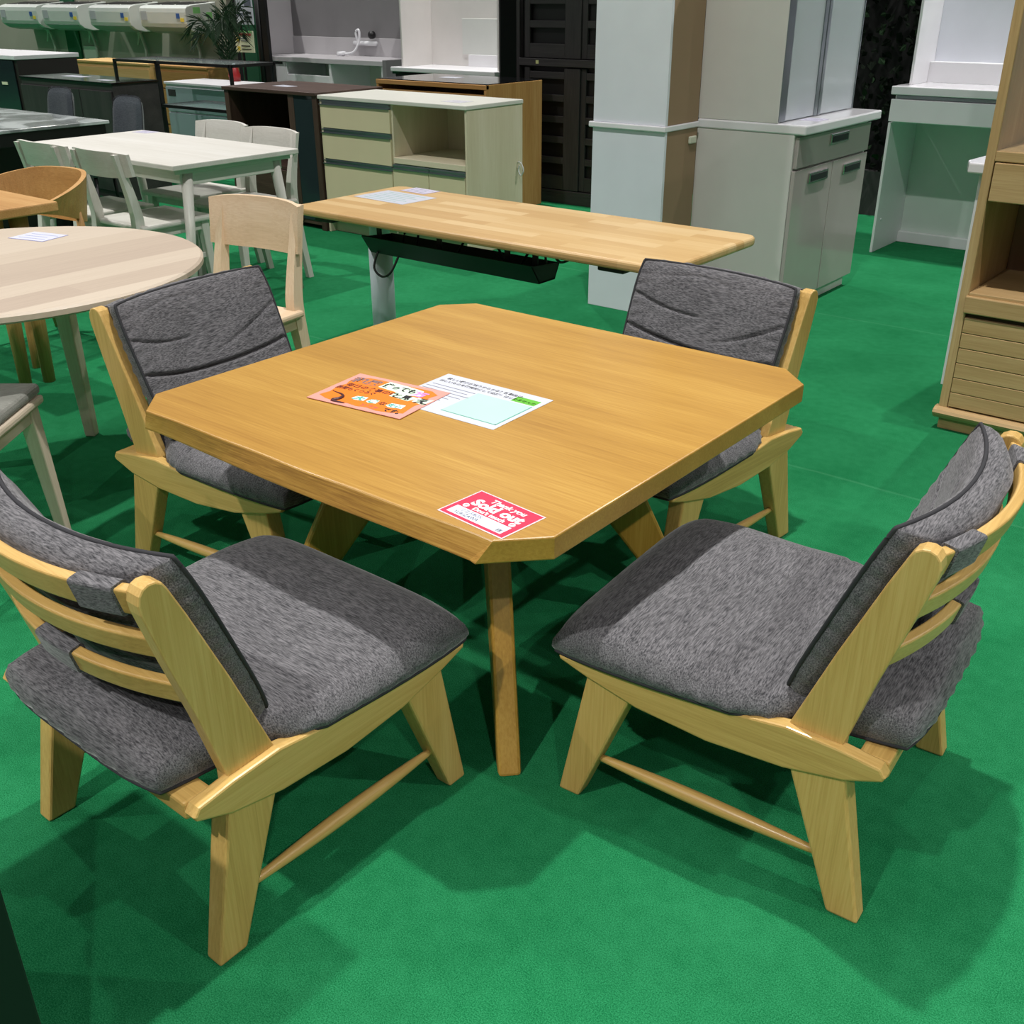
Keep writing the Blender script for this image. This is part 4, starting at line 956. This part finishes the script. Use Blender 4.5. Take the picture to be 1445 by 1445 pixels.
board('price_board', 'white price board with green heading behind the palm', -9.25, -9.00, 7.20, 1.165, 1.48, PAPER,
      [(0, 1, 0.78, 1, GREENTAG), (0.55, 0.95, 0.52, 0.70, PRINTGREY), (0.08, 0.40, 0.40, 0.46, PRINTGREY), (0.08, 0.45, 0.26, 0.31, PRINTGREY), (0.58, 0.92, 0.30, 0.36, INK), (0.55, 0.95, 0.18, 0.24, INK), (0.62, 0.9, 0.06, 0.10, INK)])
board('price_board', 'cream price board with red heading behind the palm', -9.26, -8.98, 7.16, 0.915, 1.11, CREAMCARD,
      [(0.02, 0.95, 0.93, 1.0, GREENTAG), (0.10, 0.90, 0.78, 0.88, REDPRINT), (0.10, 0.25, 0.50, 0.70, YELLOW), (0.32, 0.70, 0.62, 0.66, PRINTGREY), (0.32, 0.70, 0.52, 0.56, PRINTGREY), (0.32, 0.80, 0.28, 0.33, INK), (0.10, 0.25, 0.10, 0.28, YELLOW), (0.32, 0.85, 0.14, 0.18, INK)])
box_post = thing('display_pole', 'black display pole between the price boards and the grey washstand', 'pole', (-9.16, 7.40, 0))
tube('pole', [(0, 0, 0), (0, 0, 1.8)], 0.035, BLACK, box_post, 14); box('bracket', 0.05, 0.13, -0.02, 0.02, 0, 1.8, BLACK, box_post); box('base_plate', -0.10, 0.15, -0.06, 0.05, 0, 0.012, BLACK, box_post)
g = thing('cloth_post', 'green cloth covered post behind the price boards', 'post', (-9.50, 7.48, 0)); box('cloth', -0.10, 0.16, 0, 0.10, 0, 1.6, GREEN_CLOTH, g); box('post_cap', -0.11, 0.17, -0.005, 0.105, 1.6, 1.615, BLACK, g)
rp = thing('red_ornament', 'small red gift bag standing on the white chest', 'ornament', (-8.42, 6.46, 0.721))
tube('bag', [(0, 0, 0), (0, 0, 0.05), (0, 0, 0.10), (0, 0, 0.135)], [0.05, 0.055, 0.04, 0.016], flat('ornament_red', 150, 30, 30), rp, 12); tube('ribbon', [(0, 0, 0.13), (0.02, 0, 0.17)], [0.016, 0.006], WHITE, rp, 8)

# ------------------------------------------------------------------ ivy screen
struct(box('wall_ivy', -4.3, 3.0, 7.60, 7.65, 0, 2.6, DARKWALL, None, 0))
struct(box('baseboard_ivy', -4.3, 3.0, 7.54, 7.60, 0, 0.30, GREYWALL, None, 0))
def ivy():
    bm = bmesh.new(); rnd = random.Random(3)
    for i in range(1500):
        x = rnd.uniform(-3.3, -1.2); z = rnd.uniform(0.30, 2.0); y = 7.55-rnd.random()**2*0.10; s = rnd.uniform(0.018, 0.036)
        q = Matrix.Rotation(rnd.uniform(-3.1, 3.1), 3, 'Y') @ Matrix.Rotation(rnd.uniform(-0.9, 0.9), 3, 'X') @ Matrix.Rotation(rnd.uniform(-0.8, 0.8), 3, 'Z')
        P = [Vector((0, -0.01, -1)), Vector((0.75, 0.05, -0.35)), Vector((0.5, 0.1, 0.3)), Vector((0, -0.12, 1)), Vector((-0.5, 0.1, 0.3)), Vector((-0.75, 0.05, -0.35))]
        v = [bm.verts.new(Vector((x, y, z))+q @ (p*s)) for p in P]
        f1 = bm.faces.new((v[0], v[1], v[2], v[3])); f2 = bm.faces.new((v[0], v[3], v[4], v[5]))
        if rnd.random() < 0.22: f1.material_index = f2.material_index = 1
    o = finish('ivy', bm, IVYM); o.data.materials.append(IVYD)
    o['kind'] = 'stuff'; o['label'] = 'dark artificial ivy leaves covering the black wall behind the hutch'; o['category'] = 'ivy'
ivy()
